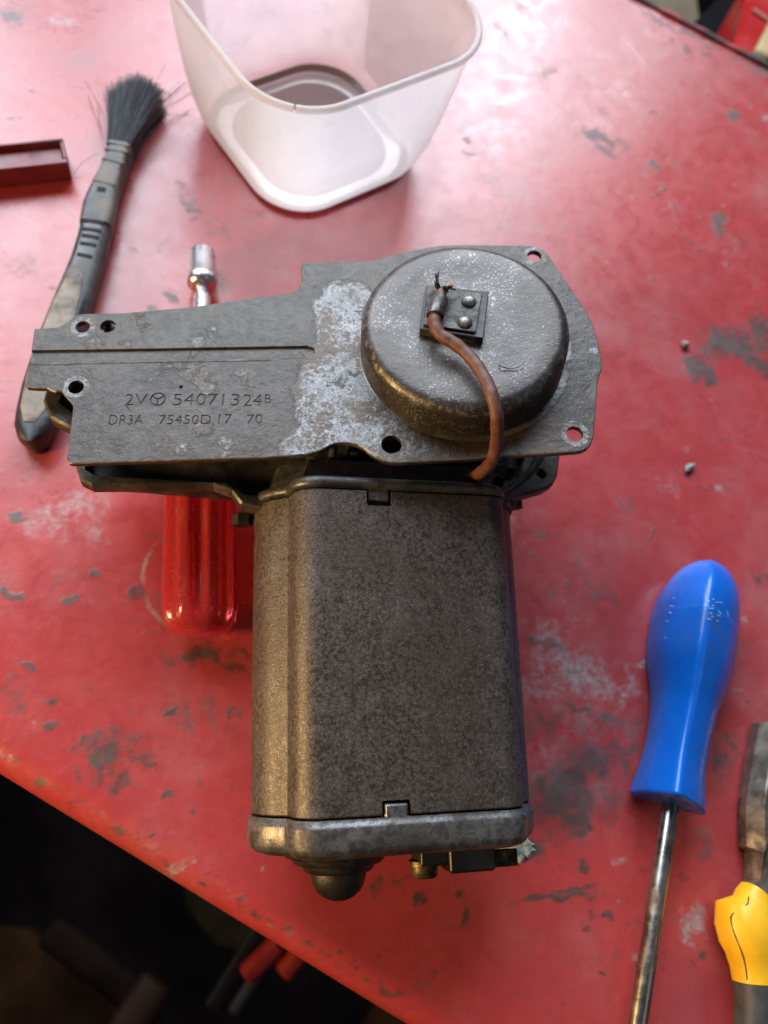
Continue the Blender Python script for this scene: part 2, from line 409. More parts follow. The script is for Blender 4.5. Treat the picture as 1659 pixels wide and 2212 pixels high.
me.from_pydata((bv*MM).tolist(), [], bf.tolist()); me.update()
ca = me.color_attributes.new('marks', 'FLOAT_COLOR', 'POINT')
cols = np.stack([dark, pale, scr, np.ones(len(bv))], 1).astype(np.float32)
ca.data.foreach_set('color', cols.ravel())
me.polygons.foreach_set('use_smooth', np.ones(len(me.polygons), bool))
me.materials.append(bench_mat)
bench = bpy.data.objects.new('workbench_top', me); COL.objects.link(bench); bench['kind'] = 'structure'
bench['label'] = 'stained glossy red painted steel bench top'
# bead along the far edge, chipped
tr = MB()
pts = []
for k in range(0, 190):
    q = -360+k*3.85
    pts.append(DQ*q+DP*(p_hi-1.2)+EZ*(.3+.35*math.sin(k*.9)*math.sin(k*.37)))
tr.add(*tube(pts, [1.7+.35*math.sin(k*1.7)*math.sin(k*.61) for k in range(190)], 8))
tr.make('edge_bead', simple('chipped bead', (.30, .05, .05), .5, 0, .4, 200, .4, (.06, .04, .04), .7), bench, True)
leg_mat = simple('bench leg steel', (.03, .03, .03), .6)
for q in (-350, 350):
    for p in (p_lo+30, p_hi-30):
        MB().add(*boxat(Frame(DQ*q+DP*p+EZ*-413, DQ, DP, EZ), (0, 0, 0), (30, 30, 770), 1)).make('bench_leg', leg_mat, bench)

# ------------------------------------------------------------------ floor and what stands below and behind the bench
fl = simple('workshop floor', (.006, .0045, .004), .95, 0, .5, 6, .3)  # near-black colour stands in for the dim light under the bench
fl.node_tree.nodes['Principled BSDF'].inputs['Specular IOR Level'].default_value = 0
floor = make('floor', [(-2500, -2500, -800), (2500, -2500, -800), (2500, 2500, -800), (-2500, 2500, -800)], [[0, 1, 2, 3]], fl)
floor['kind'] = 'structure'
def on(px, py, z): return P(px, py, z)
def bar(name, p0, p1, wd, th, mat, label=None, cat=None, r=1.0, parent=None):
    d = unit(p1-p0); x = unit(np.cross(d, EZ)); y = np.cross(x, d)
    fr = Frame((p0+p1)/2, x, y, -d)
    ob = MB().add(*prism(fr, rrect(wd/2, th/2, min(r, wd*.45, th*.45), 3), -np.linalg.norm(p1-p0)/2, np.linalg.norm(p1-p0)/2, min(r, 2))).make(name, mat, parent, True, 35)
    if label: tag(ob, label, cat)
    return ob
wood_dark = simple('old wood darkened for shade', (.035, .015, .006), .7, 0, .4, 30, .3)  # clutter colours darkened in place of the shade below the bench
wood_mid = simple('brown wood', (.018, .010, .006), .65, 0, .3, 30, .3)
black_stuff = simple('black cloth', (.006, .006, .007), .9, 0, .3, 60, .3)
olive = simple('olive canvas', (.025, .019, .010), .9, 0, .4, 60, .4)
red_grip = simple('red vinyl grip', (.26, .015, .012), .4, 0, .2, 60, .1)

for m_x in (wood_dark, wood_mid, black_stuff, olive):
    m_x.node_tree.nodes['Principled BSDF'].inputs['Specular IOR Level'].default_value = .05

# ------------------------------------------------------------------ motor materials
def grime_nodes(m, base_a, base_b, dirt, scale=260, amount=.5):
    n1 = m.noise(scale, 8, .7); n2 = m.noise(scale*3.2, 5, .6); n3 = m.noise(scale*.25, 5, .6)
    c = m.mix(m.ramp(n1, .40, .62), base_a, base_b)
    k = m.ramp(m.math('ADD', m.math('MULTIPLY', n3, .6), m.math('MULTIPLY', n1, .4)), .62-.3*amount, .70-.2*amount)
    return m.mix(k, c, dirt), n1, n2, k

def body_material():
    m = Mat('grimy enamelled steel')
    n0 = m.noise(2600, 3, .6); n1 = m.noise(900, 6, .7); n2 = m.noise(120, 7, .7, .4); n3 = m.noise(30, 5, .6)
    wv = m.n('ShaderNodeVectorMath', operation='ADD'); wn = m.n('ShaderNodeTexNoise'); wn.inputs['Scale'].default_value = 700; m.link(m.pos(), wn.inputs['Vector'])
    ws = m.n('ShaderNodeVectorMath', operation='SCALE'); m.link(wn.outputs['Color'], ws.inputs[0]); ws.inputs['Scale'].default_value = .0012
    m.link(m.pos(), wv.inputs[0]); m.link(ws.outputs[0], wv.inputs[1])
    ve = m.voro(850, 'DISTANCE_TO_EDGE', wv.outputs[0])
    c = m.mix(m.ramp(n1, .40, .60), (.034, .026, .020), (.088, .073, .060))
    c = m.mix(m.ramp(n2, .46, .60, 0, .65), c, (.108, .093, .080))
    c = m.mix(m.ramp(m.noise(60, 8, .75, 1.0), .50, .62, 0, .22), c, (.030, .022, .017))
    st = m.noise(200, 6, .7, 0, m.stretch(1.0, .06, 1.0)); c = m.mix(m.ramp(st, .55, .68, 0, .45), c, (.12, .108, .095))
    c = m.mix(m.ramp(n3, .48, .64, 0, .55), c, (.050, .030, .022))
    c = m.mix(m.math('MULTIPLY', m.ramp(ve, .0, .22, .5, 0), m.ramp(n2, .38, .55, .25, 1)), c, (.018, .015, .013))
    f = m.ramp(m.math('MULTIPLY', m.noise(300, 8, .75), n2), .31, .37, 0, .85)
    c = m.mix(f, c, (.040, .015, .011))
    sp = m.ramp(n0, .60, .70, 0, .85); c = m.mix(sp, c, (.18, .16, .135))
    pit = m.ramp(m.voro(420), .05, .14, .85, 0); c = m.mix(m.math('MULTIPLY', pit, m.ramp(n2, .48, .56)), c, (.010, .008, .008))
    c = m.mix(.16, c, (.016, .010, .006))
    b = m.bump(m.ramp(ve, 0, .3), .12, .0002); b = m.bump(n1, .30, .00022, b); b = m.bump(n0, .5, .00015, b); b = m.bump(n2, .25, .0006, b)
    return m.out(c, m.ramp(n1, .35, .65, .34, .60), m.ramp(n2, .4, .6, .35, .15), b, Specular_IOR_Level=.5)
def alloy_material(name, a, b_, dirt, amount=.5, metal=.5, rough=.45, scale=260, bump=.35):
    m = Mat(name); c, n1, n2, k = grime_nodes(m, a, b_, dirt, scale, amount)
    bm = m.bump(n2, bump, .0003); bm = m.bump(n1, bump, .0005, bm)
    return m.out(c, m.mixf(k, rough, .55), m.mixf(k, metal, .05), bm)
BODY = body_material()
CAPM = alloy_material('scuffed end cap steel', (0.088, 0.0825, 0.07975), (0.198, 0.198, 0.2035), (0.0275, 0.0231, 0.01925), .56, .7, .38, 300, .25)
CAPDARK = alloy_material('oily dark steel', (.012, .010, .008), (.034, .029, .024), (.007, .006, .005), .55, .2, .42)
HOUSE = alloy_material('greasy die-cast alloy', (0.055, 0.055, 0.05225), (0.143, 0.143, 0.1403), (0.0085, 0.007, 0.0055), .72, .5, .34)
GREASE = alloy_material('black grease', (0.0033, 0.00275, 0.0022), (0.011, 0.00935, 0.00715), (0.0022, 0.0022, 0.0022), .5, .0, .22, 200, .5)
RUST = alloy_material('rusty brown alloy', (0.055, 0.0385, 0.02475), (0.121, 0.0935, 0.066), (0.022, 0.01375, 0.0077), .5, .3, .5)

# ------------------------------------------------------------------ motor body
motor = thing('wiper_motor', 'grimy steel wiper motor with domed gearbox cover and red-brown wire, lying mid bench', 'motor', V(-4, -40, 0))
DEP = 49.0
def section(off=0.0):
    h = [(0, 0)]
    for k in range(0, 9):
        a = math.radians(90-90*k/8); h.append((24.2+7.5*math.cos(a), -7.5+7.5*math.sin(a)))
    h += [(31.8, -9.0), (32.2, -10.2)]
    for k in range(1, 11):
        a = math.radians(70-70*k/10); h.append((28.4+11.8*math.cos(a), -DEP/2+14.6*math.sin(a)))
    low = [(x, -DEP-z) for x, z in h[::-1]][1:]
    right = h+low
    left = [(-x, z) for x, z in right[1:-1]][::-1]
    poly = np.array(right+left)
    return offset2(poly, off) if off else poly
def srings(spec):
    return [[BD.pt(x, s, z) for x, z in section(o)] for s, o in spec]
yoke = MB().add(*loft(srings([(0.2, -.35), (.55, 0), (20, .05), (45, .1), (70, .05), (85.6, 0), (86, -.35)]))).make('motor_body', BODY, motor, True, 30)
def lbox(px0, py0, px1, py1, zt, zb, r=.4):
    a, b = BD.survey(px0, py0), BD.survey(px1, py1)
    c = (a+b)/2; s = np.abs(b-a)
    return boxat(BD, (c[0], c[1], (zt+zb)/2), (s[0], s[1], zt-zb), r)
cut1 = MB().add(*boxat(BD, (-5.7, 1.2, 0), (7.6, 5.2, 6), .5)).make('cut', None)
cut2 = MB().add(*boxat(BD, (-8.0, 85.0, 0), (7.2, 7.0, 6), .5)).make('cut', None)
boolean(yoke, [cut1, cut2])
assert len(yoke.data.polygons) > 400
yoke.data.materials.clear(); yoke.data.materials.append(BODY)
# end cap at the nose
cap = MB().add(*loft(srings([(-.25, -.9), (-.3, .15), (-1.2, .35), (-1.7, .85), (-2.4, 1.0), (-6.8, .8), (-8.2, .3), (-9.2, -.9), (-9.8, -2.8), (-9.9, -5)]))).make('end_cap', CAPM, motor, True, 50)
MB().add(*boxat(BD, (-5.7, .6, -1.3), (6.2, 4.6, 2.6), .5)).make('locking_tab', CAPM, cap, True)
# bracket at the gear end
brk = MB().add(*loft(srings([(86.3, -.9), (86.35, .2), (87.0, .8), (88.4, .9), (89.3, .4), (89.8, -.8), (90.0, -2.6)]))).make('front_bracket', HOUSE, motor, True, 50)
MB().add(*boxat(BD, (-8.0, 85.3, -1.6), (5.9, 4.6, 2.4), .4)).make('locking_tab', BODY, brk, True)
# bearing boss and terminals below the nose
bx, bz = BD.survey(731, 1889, -24)[0], -24.0
BOSS = Frame(BD.pt(bx, -9.5, bz), BD.x, BD.z, -BD.y)
boss = MB().add(*lathe(BOSS, [(15.5, -1), (15.4, 1.2), (14.6, 2.0), (13.0, 2.3), (12.6, 3.4), (11.9, 4.0), (10.2, 4.3), (9.7, 5.6), (9.0, 6.2), (7.6, 6.4), (7.5, 7.8), (7.0, 9.6), (5.9, 11.4), (4.2, 12.8), (2.2, 13.6), (.6, 13.8)], 56)).make('bearing_boss', CAPDARK, motor, True, 45)
brass = simple('dirty brass', (.14, .105, .05), .45, .8, .4, 300, .3, (.022, .018, .014), .6)
black_plastic = simple('black bakelite', (0.0066, 0.00605, 0.0055), .4, 0, .3, 200, .2, (0.01925, 0.0165, 0.01375), .4)
def nose_pt(px, py, z): 
    a = BD.survey(px, py, z); return a
t0 = nose_pt(925, 1848, -14); t1 = nose_pt(920, 1888, -14)
tf = Frame(BD.pt(t0[0], -9.6, -14), BD.x, BD.z, -BD.y)
tb = MB().add(*boxat(tf, (4.5, 0, 2.2), (16, 10, 4.5), .6)).make('terminal_block', black_plastic, motor, True)
MB().add(*lathe(Frame(tf.pt(-1.2, 0, 0), tf.x, tf.y, tf.z), [(4.2, 3.5), (4.2, 4.8), (3.5, 5.1), (3.5, 7.2), (3.0, 7.8), (1, 7.8)], 24)).make('terminal_post', brass, tb, True, 40)
tb2 = nose_pt(1010, 1850, -12)
tf2 = Frame(BD.pt(tb2[0], -9.6, -12), BD.x, BD.z, -BD.y)
t2 = MB().add(*boxat(tf2, (0, 0, 3), (13, 9, 7), .8)).make('terminal_block', black_plastic, motor, True)
MB().add(*boxat(tf2, (7.5, 3.2, 3.6), (11, 1.0, 4.4), .2)).make('spade_terminal', brass, t2, True)

# ------------------------------------------------------------------ gearbox housing
RIMZ = 47.5
def hp(px, py, z=RIMZ): return tuple(P(px, py, z)[:2])
outer = [(-107, 27), (-108.5, 12.5), (-106, 7), (-99.5, 3.5), (-98.0, -6), hp(172, 1036), hp(198, 1049), hp(461, 1047), hp(500, 1062),
         hp(520, 1088), hp(545, 1095), (-20, -24), (26, -24), hp(1105, 1072), hp(1127, 1070), hp(1178, 1056), hp(1196, 1045), hp(1205, 1026), hp(1210, 982),
         (45.5, 14), (43, 34), (34, 50), (18, 57), (-6, 55), (-34, 46), (-40, 34)]
hz = Frame(V(0, 0, 0), V(1, 0, 0), V(0, 1, 0), EZ)
outer = [tuple(q) for q in outer]
housing = MB().add(*prism(hz, outer, RIMZ-5.5, RIMZ, .7)).make('gear_housing', HOUSE, motor)
lug_c = P(1169, 1023, RIMZ)
def cyl_cut(c, r, z0, z1): return MB().add(*lathe(Frame(V(c[0], c[1], 0), V(1, 0, 0), V(0, 1, 0), EZ), [(r, z0), (r, z1)], 40)).make('cut', None)
def poly_cut(poly, z0, z1): return MB().add(*prism(hz, poly, z0, z1, .05)).make('cut', None)
pocket = [(-103, 24), (-104, 12), (-95.3, 5), (-94.5, -9.2), (-91.5, -11.2), (-55, -12.0), (-49, -15.5), (-30, -16.5), (-22, -12), (-36, 6), (-36, 28)]
cuts = [cyl_cut(lug_c, 1.75, 30, 60), cyl_cut((12.4, 21), 35.5, 33, 60), poly_cut(pocket, 43.2, 60)]
boolean(housing, cuts)
housing.data.materials.clear(); housing.data.materials.append(HOUSE)
# deeper body of the casting below the flange
deep = [(-100, 22), (-100, 6), (-88, -6), (-52, -8), (-44, -20), (-22, -22), (30, -22), (36, -12), (38, 20), (26, 46), (-4, 48), (-34, 38)]
MB().add(*prism(hz, deep, 24, RIMZ-5.6, 1)).make('casting', HOUSE, motor)
MB().add(*lathe(Frame(V(12.4, 21, 0), V(1, 0, 0), V(0, 1, 0), EZ), [(37.2, 31), (37.2, RIMZ+.6), (36.8, RIMZ+.9), (35.6, RIMZ+.9), (35.4, RIMZ), (35.4, 37), (5, 37)], 72, False, True)).make('gear_chamber', HOUSE, motor, True, 40)
gear = MB()
teeth = []
for k in range(144):
    a = k*2*math.pi/144; r = 32.5 if (k//2) % 2 else 30.8
    teeth.append((12.4+r*math.cos(a), 21+r*math.sin(a)))
gear.add(*prism(hz, teeth, 38, 44, .3))
gear.add(*lathe(Frame(V(12.4, 21, 0), V(1, 0, 0), V(0, 1, 0), EZ), [(24, 44), (23, 45.5), (9, 45.5), (8, 47), (2, 47)], 48))
gear.make('gear_wheel', GREASE, motor, True, 30)
# output spindle under the gearbox: the motor stands on it
SP = Frame(V(12.4, 21, 0), V(1, 0, 0), V(0, 1, 0), EZ)
MB().add(*lathe(SP, [(12, 25), (12, 16), (9, 15.5), (9, 10), (5.2, 9.6)] + [(5.2 if k % 2 else 4.7, 9.4-k*.7) for k in range(13)] + [(4, .1)], 32)).make('output_spindle', CAPM, motor, True, 30)
# block joining the bracket to the gearbox
blk = []
for s, o, zt in ((89.6, -3.0, -7.5), (93, -4, -9.5), (98, -6, -11)):
    blk.append([BD.pt(x, s, min(z, zt)) for x, z in section(o)])
MB().add(*loft(blk)).make('bracket_block', HOUSE, motor, True, 35)
# brush-gear plate in the gap, the shiny screw and the left fixing lug
g0, g1 = P(650, 1010, 50), P(796, 1046, 50)
gf = Frame((g0+g1)/2, V(1, 0, 0), V(0, 1, 0), EZ)
bp = MB().add(*prism(gf, rrect((g1-g0)[0]/2, 3.4, 2.2, 5), -3, 3.2, .8)).make('brush_plate', HOUSE, motor, True, 35)
MB().add(*lathe(Frame(gf.pt(-1, -3.2, 0), gf.x, EZ, -gf.y), [(5.5, -.5), (5.5, .35), (4.8, .6), (1, .6)], 32)).make('brush_cap', GREASE, bp, True)
s0 = P(717, 985, 52)
MB().add(*lathe(Frame(V(s0[0], s0[1], 0), V(1, 0, 0), V(0, 1, 0), EZ), [(1.1 if k % 2 else .85, 46+k*.5) for k in range(28)], 12)).make('through_bolt', CAPM, motor, True, 60)
s1 = P(765, 975, 50)
MB().add(*lathe(Frame(V(s1[0], s1[1], 0), V(1, 0, 0), V(0, 1, 0), EZ), [(2.4, 44), (2.4, 52), (1.8, 52.6), (.4, 52.6)], 14)).make('spacer', HOUSE, motor, True, 60)
for px, py, z in ((524, 1118, 34), (1108, 1082, 38)):
    q = P(px, py, z); b = Frame(q, BD.x, BD.z, -BD.y)
    MB().add(*prism(b, [(3.3*math.cos(k*math.pi/3), 3.3*math.sin(k*math.pi/3)) for k in range(6)], -1.0, 2.6, .4)).make('bolt_head', CAPDARK, motor)

# ------------------------------------------------------------------ cover plate with its stampings
z1 = lambda x, y: (x*.496, y*.496+493.7)
z2 = lambda x, y: (x*.463+603.5, y*.463+493.7)
plate_px = [z2(105, 160), z2(150, 157), z2(430, 150), z2(540, 120), z2(640, 95), z2(750, 78), z2(900, 74), z2(1050, 76), z2(1140, 78), z2(1190, 80), z2(1225, 92), z2(1252, 118),
            z2(1330, 235), z2(1400, 335), z2(1440, 400), z2(1468, 465), z2(1490, 540), z2(1502, 600), z2(1506, 640), z2(1503, 662), z2(1492, 690), z2(1484, 730), z2(1478, 820), z2(1470, 930), z2(1466, 970), z2(1455, 1003),
            z2(1438, 1024), z2(1415, 1036), z2(1380, 1042), z2(1200, 1054), z2(1000, 1066), z2(800, 1079), z2(560, 1093), z2(520, 1092), z2(485, 1084), z2(450, 1068), z2(420, 1048), z2(395, 1026), z2(365, 1010), z2(330, 1001), z2(300, 999), z2(268, 1001), z2(240, 1010), z2(215, 1024), z2(180, 1041), z2(130, 1053), z2(60, 1059),
            z1(1150, 998), z1(800, 1009), z1(500, 1018), z1(312, 1024), z1(297, 1020), z1(290, 1006), z1(303, 900), z1(318, 775), z1(310, 758), z1(286, 733), z1(266, 708), z1(240, 712), z1(222, 706), z1(205, 695), z1(160, 694),
            z1(115, 690), z1(113, 672), z1(125, 600), z1(140, 500), z1(150, 435), z1(200, 432), z1(247, 429), z1(270, 420), z1(290, 407), z1(315, 386), z1(335, 376), z1(365, 370), z1(450, 368), z1(540, 366), z1(700, 352), z1(850, 338), z1(1000, 316), z1(1100, 300),
            z1(1200, 288), z1(1262, 279), z1(1290, 268), z1(1304, 252), z1(1310, 232), z1(1312, 200), z1(1310, 168), z1(1316, 156), z1(1330, 150)]
outline = []
for p in plate_px[:-1]:
    q = PL.survey(*p)
    if not outline or np.linalg.norm(q-outline[-1]) > .25: outline.append(q)
outline = [q for q in outline]
TH = 1.9
def PLw(px, py, h=0.0):
    a = PL.survey(px, py, h); return PL.pt(a[0], a[1], h)
holes = [(z1(360, 428), 2.15), (z1(470, 425), 2.3), (z1(331, 690), 2.25), (z2(1190, 128), 2.25), (z2(1378, 957), 2.4), (z2(523, 1007), 2.85)]
def plate_material():
    m = Mat('worn plated cover')
    n1 = m.noise(330, 8, .72); n2 = m.noise(1300, 5, .65); n3 = m.noise(70, 6, .65, .5); n4 = m.noise(700, 7, .7)
    # where the old coating has gone and bright zinc shows: around the dome, round the screw holes, odd rubs
    mask = None
    def addm(v):
        nonlocal mask
        mask = v if mask is None else m.math('MAXIMUM', mask, v)
    for zp, r in (((1480, 330), 9), ((1450, 420), 5), ((1500, 470), 8), ((1480, 560), 8), ((1440, 640), 9), ((1400, 720), 8), ((1420, 800), 9), ((1500, 830), 12), ((1400, 900), 8), ((1290, 960), 5),
                   ((1350, 960), 6), ((1560, 930), 10), ((1620, 960), 9), ((1560, 700), 10), ((1700, 900), 9), ((1550, 290), 5)):
        c = PLw(*z1(*zp)); addm(m.ramp(m.dist(c, r), .55, 1.45, 1, 0))
    for zp, r, s in (((960, 450), 7, .62), ((860, 490), 5, .62), ((1000, 430), 4, .62), ((830, 630), 6, .55), ((760, 640), 8, .5), ((680, 650), 6, .52), ((790, 960), 3, .7), ((985, 935), 3.5, .75), ((880, 870), 4, .55), ((700, 950), 4, .5),
                     ((420, 500), 4, .5), ((1040, 640), 4, .6), ((900, 700), 4, .5), ((540, 500), 3, .55), ((1100, 985), 5, .5), ((1000, 990), 5, .5)):
        c = PLw(*z1(*zp)); addm(m.ramp(m.dist(c, r), .2, 1.3, s, 0))
    for zp, r, s in (((640, 1020), 7, .75), ((560, 1070), 6, .6), ((760, 1040), 8, .5), ((1130, 1000), 8, .45), ((1240, 1010), 6, .55), ((1465, 570), 2.2, .9), ((1100, 1040), 5, .6)):
        c = PLw(*z2(*zp)); addm(m.ramp(m.dist(c, r), .2, 1.3, s, 0))
    for (hpx, r) in holes[:1]+holes[2:5]:
        c = PLw(*hpx); addm(m.ramp(m.dist(c, r*1.85), .72, 1.12, 1.15, 0))
    nn = m.math('ADD', m.math('MULTIPLY', n1, .55), m.math('ADD', m.math('MULTIPLY', n4, .5), m.math('MULTIPLY', n3, 1.0)))
    t = m.math('ADD', mask, m.math('MULTIPLY', m.math('SUBTRACT', nn, 1.03), 2.6))
    bare = m.ramp(t, .42, .58)
    n5 = m.noise(22, 5, .6, .3); n6 = m.noise(160, 7, .7)
    old = m.mix(m.ramp(n1, .38, .62), (0.01848, 0.0144, 0.01134), (0.04224, 0.0348, 0.02862))
    old = m.mix(m.ramp(n5, .43, .58, 0, .9), old, m.mix(m.ramp(n1, .4, .6), (0.04092, 0.0336, 0.027), (0.0693, 0.0588, 0.0486)))
    old = m.mix(m.ramp(m.math('MULTIPLY', n6, n5), .27, .33, 0, .7), old, (0.0198, 0.0114, 0.00702))
    old = m.mix(m.ramp(m.noise(14, 4, .6), .47, .58, 0, .6), old, (.026, .018, .013))
    old = m.mix(m.ramp(n6, .50, .62, 0, .65), old, (0.0759, 0.0648, 0.054))
    speck = m.ramp(n2, .62, .70); old = m.mix(m.math('MULTIPLY', speck, .6), old, (0.1254, 0.111, 0.0972))
    zinc = m.mix(m.ramp(n2, .36, .66), (.10, .101, .105), (.24, .248, .26))
    zinc = m.mix(m.ramp(n6, .42, .62), m.mix(.55, zinc, (.10, .098, .095)), zinc)
    rustk = m.ramp(m.math('MULTIPLY', n3, n4), .225, .285, 0, .92); zinc = m.mix(rustk, zinc, (.052, .036, .022))
    dk = m.ramp(m.voro(330), .08, .2, .75, 0); zinc = m.mix(m.math('MULTIPLY', dk, m.ramp(n6, .44, .55)), zinc, (.03, .026, .022))
    c = m.mix(bare, old, zinc)
    c = m.mix(.22, c, (.012, .008, .004))
    oilk = m.math('MULTIPLY', m.ramp(m.dist(PLw(*z2(1000, 1040)), 24), .3, 1.2, 1, 0), m.ramp(n6, .36, .56, .25, .9)); c = m.mix(oilk, c, (.040, .024, .012))
    b = m.bump(n2, .40, .0002); b = m.bump(n1, .6, .0005, b); b = m.bump(n3, .35, .0012, b); b = m.bump(bare, .25, .0002, b)
    return m.out(c, m.mixf(bare, .38, .32), m.mixf(bare, .25, .5), b)
PLATE = plate_material()
GROOVE = simple('grime in the stamped figures', (.026, .022, .019), .6, 0, .3, 600, .2)
plate = MB().add(*prism(PL, outline, -TH, 0, .28)).make('cover_plate', PLATE, motor)
cutters = []
for (hpx, r) in holes:
    a = PL.survey(*hpx); cutters.append(MB().add(*lathe(Frame(PL.pt(a[0], a[1], 0), PL.x, PL.y, PL.z), [(r, -6), (r, 4)], 40)).make('cut', None))
# shallow channel pressed along the arm
ch = [PL.survey(*z1(*q)) for q in ((60, 531), (700, 521), (1340, 510), (1368, 520), (1372, 540), (1340, 569), (700, 580), (60, 592))]
chn = [np.array(q)+V(0, -.15 if k < 4 else 1.1) for k, q in enumerate(ch)]
rg_ = [[PL.pt(q[0], q[1], -.75) for q in chn], [PL.pt(q[0], q[1], 0.02) for q in ch], [PL.pt(q[0], q[1], 3) for q in ch]]
cutters.append(MB().add(*loft(rg_)).make('cut', None))
a = PL.survey(*z1(788, 690)); cutters.append(MB().add(*lathe(Frame(PL.pt(a[0], a[1], 0), PL.x, PL.y, PL.z), [(.5, -.8), (.65, 2)], 14)).make('cut', None))
# stamped characters
def text_cut(s, pa, pb, hgt_px, depth, thin=-.008):
    cu = bpy.data.curves.new('stamp', 'FONT'); cu.body = s; cu.size = 1; cu.resolution_u = 4; cu.offset = thin
    o = bpy.data.objects.new('stamp', cu); COL.objects.link(o)
    me = bpy.data.meshes.new_from_object(o); bpy.data.objects.remove(o)
    bm = bmesh.new(); bm.from_mesh(me); bmesh.ops.remove_doubles(bm, verts=bm.verts, dist=1e-5)
    r = bmesh.ops.extrude_face_region(bm, geom=bm.faces[:])
    vs = [g for g in r['geom'] if isinstance(g, bmesh.types.BMVert)]
    for v_ in vs: v_.co.z += 1
    xs = [v_.co.x for v_ in bm.verts]; ys = [v_.co.y for v_ in bm.verts]; x0, x1, y0, y1 = min(xs), max(xs), min(ys), max(ys)
    A, B = PL.survey(*pa), PL.survey(*pb); ex = B-A; ln = np.linalg.norm(ex); ex /= ln; ey = V(-ex[1], ex[0])
    hh = np.linalg.norm(PL.survey(pa[0], pa[1]-hgt_px)-A)
    for v_ in bm.verts:
        q = A+ex*(v_.co.x-x0)/(x1-x0)*ln+ey*(v_.co.y-y0)/(y1-y0)*hh
        w_ = PL.pt(q[0], q[1], -depth if v_.co.z < .5 else 2.0); v_.co = Vector(tuple(w_*MM))
    bmesh.ops.recalc_face_normals(bm, faces=bm.faces)
    me2 = bpy.data.meshes.new('stamp'); bm.to_mesh(me2); bm.free(); me2.materials.append(GROOVE)
    ob = bpy.data.objects.new('stamp', me2); COL.objects.link(ob); return ob
boolean(plate, cutters)
plate.data.materials.clear(); plate.data.materials.append(PLATE); plate.data.materials.append(GROOVE)
for poly in plate.data.polygons: poly.material_index = 0
# cut the sheet into small facets so that the stamping below stays clean
bm = bmesh.new(); bm.from_mesh(plate.data); bmesh.ops.scale(bm, vec=(1000, 1000, 1000), verts=bm.verts)
bmesh.ops.triangulate(bm, faces=bm.faces)
for axis, lo, hi in ((PL.x, -130, 42), (PL.y, -42, 48)):
    for k in np.arange(lo+.37, hi, 2.9):
        bmesh.ops.bisect_plane(bm, geom=bm.verts[:]+bm.edges[:]+bm.faces[:], dist=1e-4, plane_co=Vector(tuple(PL.o+axis*k)), plane_no=Vector(tuple(axis)))
bmesh.ops.triangulate(bm, faces=bm.faces)
bmesh.ops.scale(bm, vec=(MM, MM, MM), verts=bm.verts); bm.to_mesh(plate.data); bm.free()
cutters = []
for s, x0, x1, yb, hh, dp in (('2V', 540, 638, 770, 24, .28), ('5407', 752, 948, 770, 25, .28), ('13', 966, 1042, 771, 25, .28), ('24', 1058, 1140, 773, 25, .28), ('B', 1153, 1180, 760, 19, .35),
                              ('DR3A', 472, 622, 855, 21, .26), ('75450D', 690, 918, 853, 20, .28), ('17', 950, 1008, 850, 20, .3), ('70', 1075, 1142, 850, 20, .26)):
    cutters.append(text_cut(s, z1(x0, yb), z1(x1, yb-4*(x1-x0)/600), hh, dp))
c_ = PL.survey(*z1(688, 743)); rr = np.linalg.norm(PL.survey(*z1(723, 743))-c_); SY = Frame(PL.pt(c_[0], c_[1], 0), PL.x, PL.y, PL.z)
ringc = MB().add(*lathe(SY, [(rr, -.36), (rr, 2), (rr-.45, 2), (rr-.45, -.36), (rr, -.36)], 40, False, False))
sym = [ringc.make('cut', GROOVE)]
for a in (90, 210, 330):
    d2 = V(math.cos(math.radians(a-180)), math.sin(math.radians(a-180)))
    f2 = Frame(SY.pt(d2[0]*rr*.48, d2[1]*rr*.48, 0), PL.x*d2[0]+PL.y*d2[1], PL.x*-d2[1]+PL.y*d2[0], PL.z)
    sym.append(MB().add(*boxat(f2, (0, 0, .8), (rr*.95, .42, 2.3), .05)).make('cut', GROOVE))
cutters += sym
nbefore = len(plate.data.polygons)
boolean(plate, cutters)
print('plate polys', nbefore, len(plate.data.polygons), [m.name if m else None for m in plate.data.materials])
bm = bmesh.new(); bm.from_mesh(plate.data)
bmesh.ops.scale(bm, vec=(1000, 1000, 1000), verts=bm.verts)
bm.normal_update()
zn = Vector(tuple(PL.z))
for f in bm.faces:
    if f.material_index == 0 and .3 < f.normal.dot(zn) < .97: f.material_index = len(plate.data.materials)      # rubbed arris of the casting; also paints the channel's lit lower wall brighter
    f.smooth = False
bmesh.ops.scale(bm, vec=(MM, MM, MM), verts=bm.verts)
bm.to_mesh(plate.data); bm.free()
plate.data.materials.append(alloy_material('rubbed plate edge and highlight', (.09, .085, .078), (.22, .215, .20), (.05, .042, .034), .5, .5, .4, 500, .3))
# bright rod added as the lit highlight on the lower lip of the channel
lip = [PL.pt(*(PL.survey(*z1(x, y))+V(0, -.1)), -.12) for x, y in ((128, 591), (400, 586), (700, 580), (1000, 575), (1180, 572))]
MB().add(*tube(lip, .30, 8)).make('channel_highlight', plate.data.materials[-1], plate, True)
# pin seen in the second hole and threads below the first
a = PLw(*z1(470, 425), -4)
MB().add(*lathe(Frame(a, PL.x, PL.y, PL.z), [(1.9, -4), (1.9, 0), (1.2, .2), (.9, 1.2), (.3, 1.4)], 20)).make('dowel_pin', CAPDARK, motor, True)

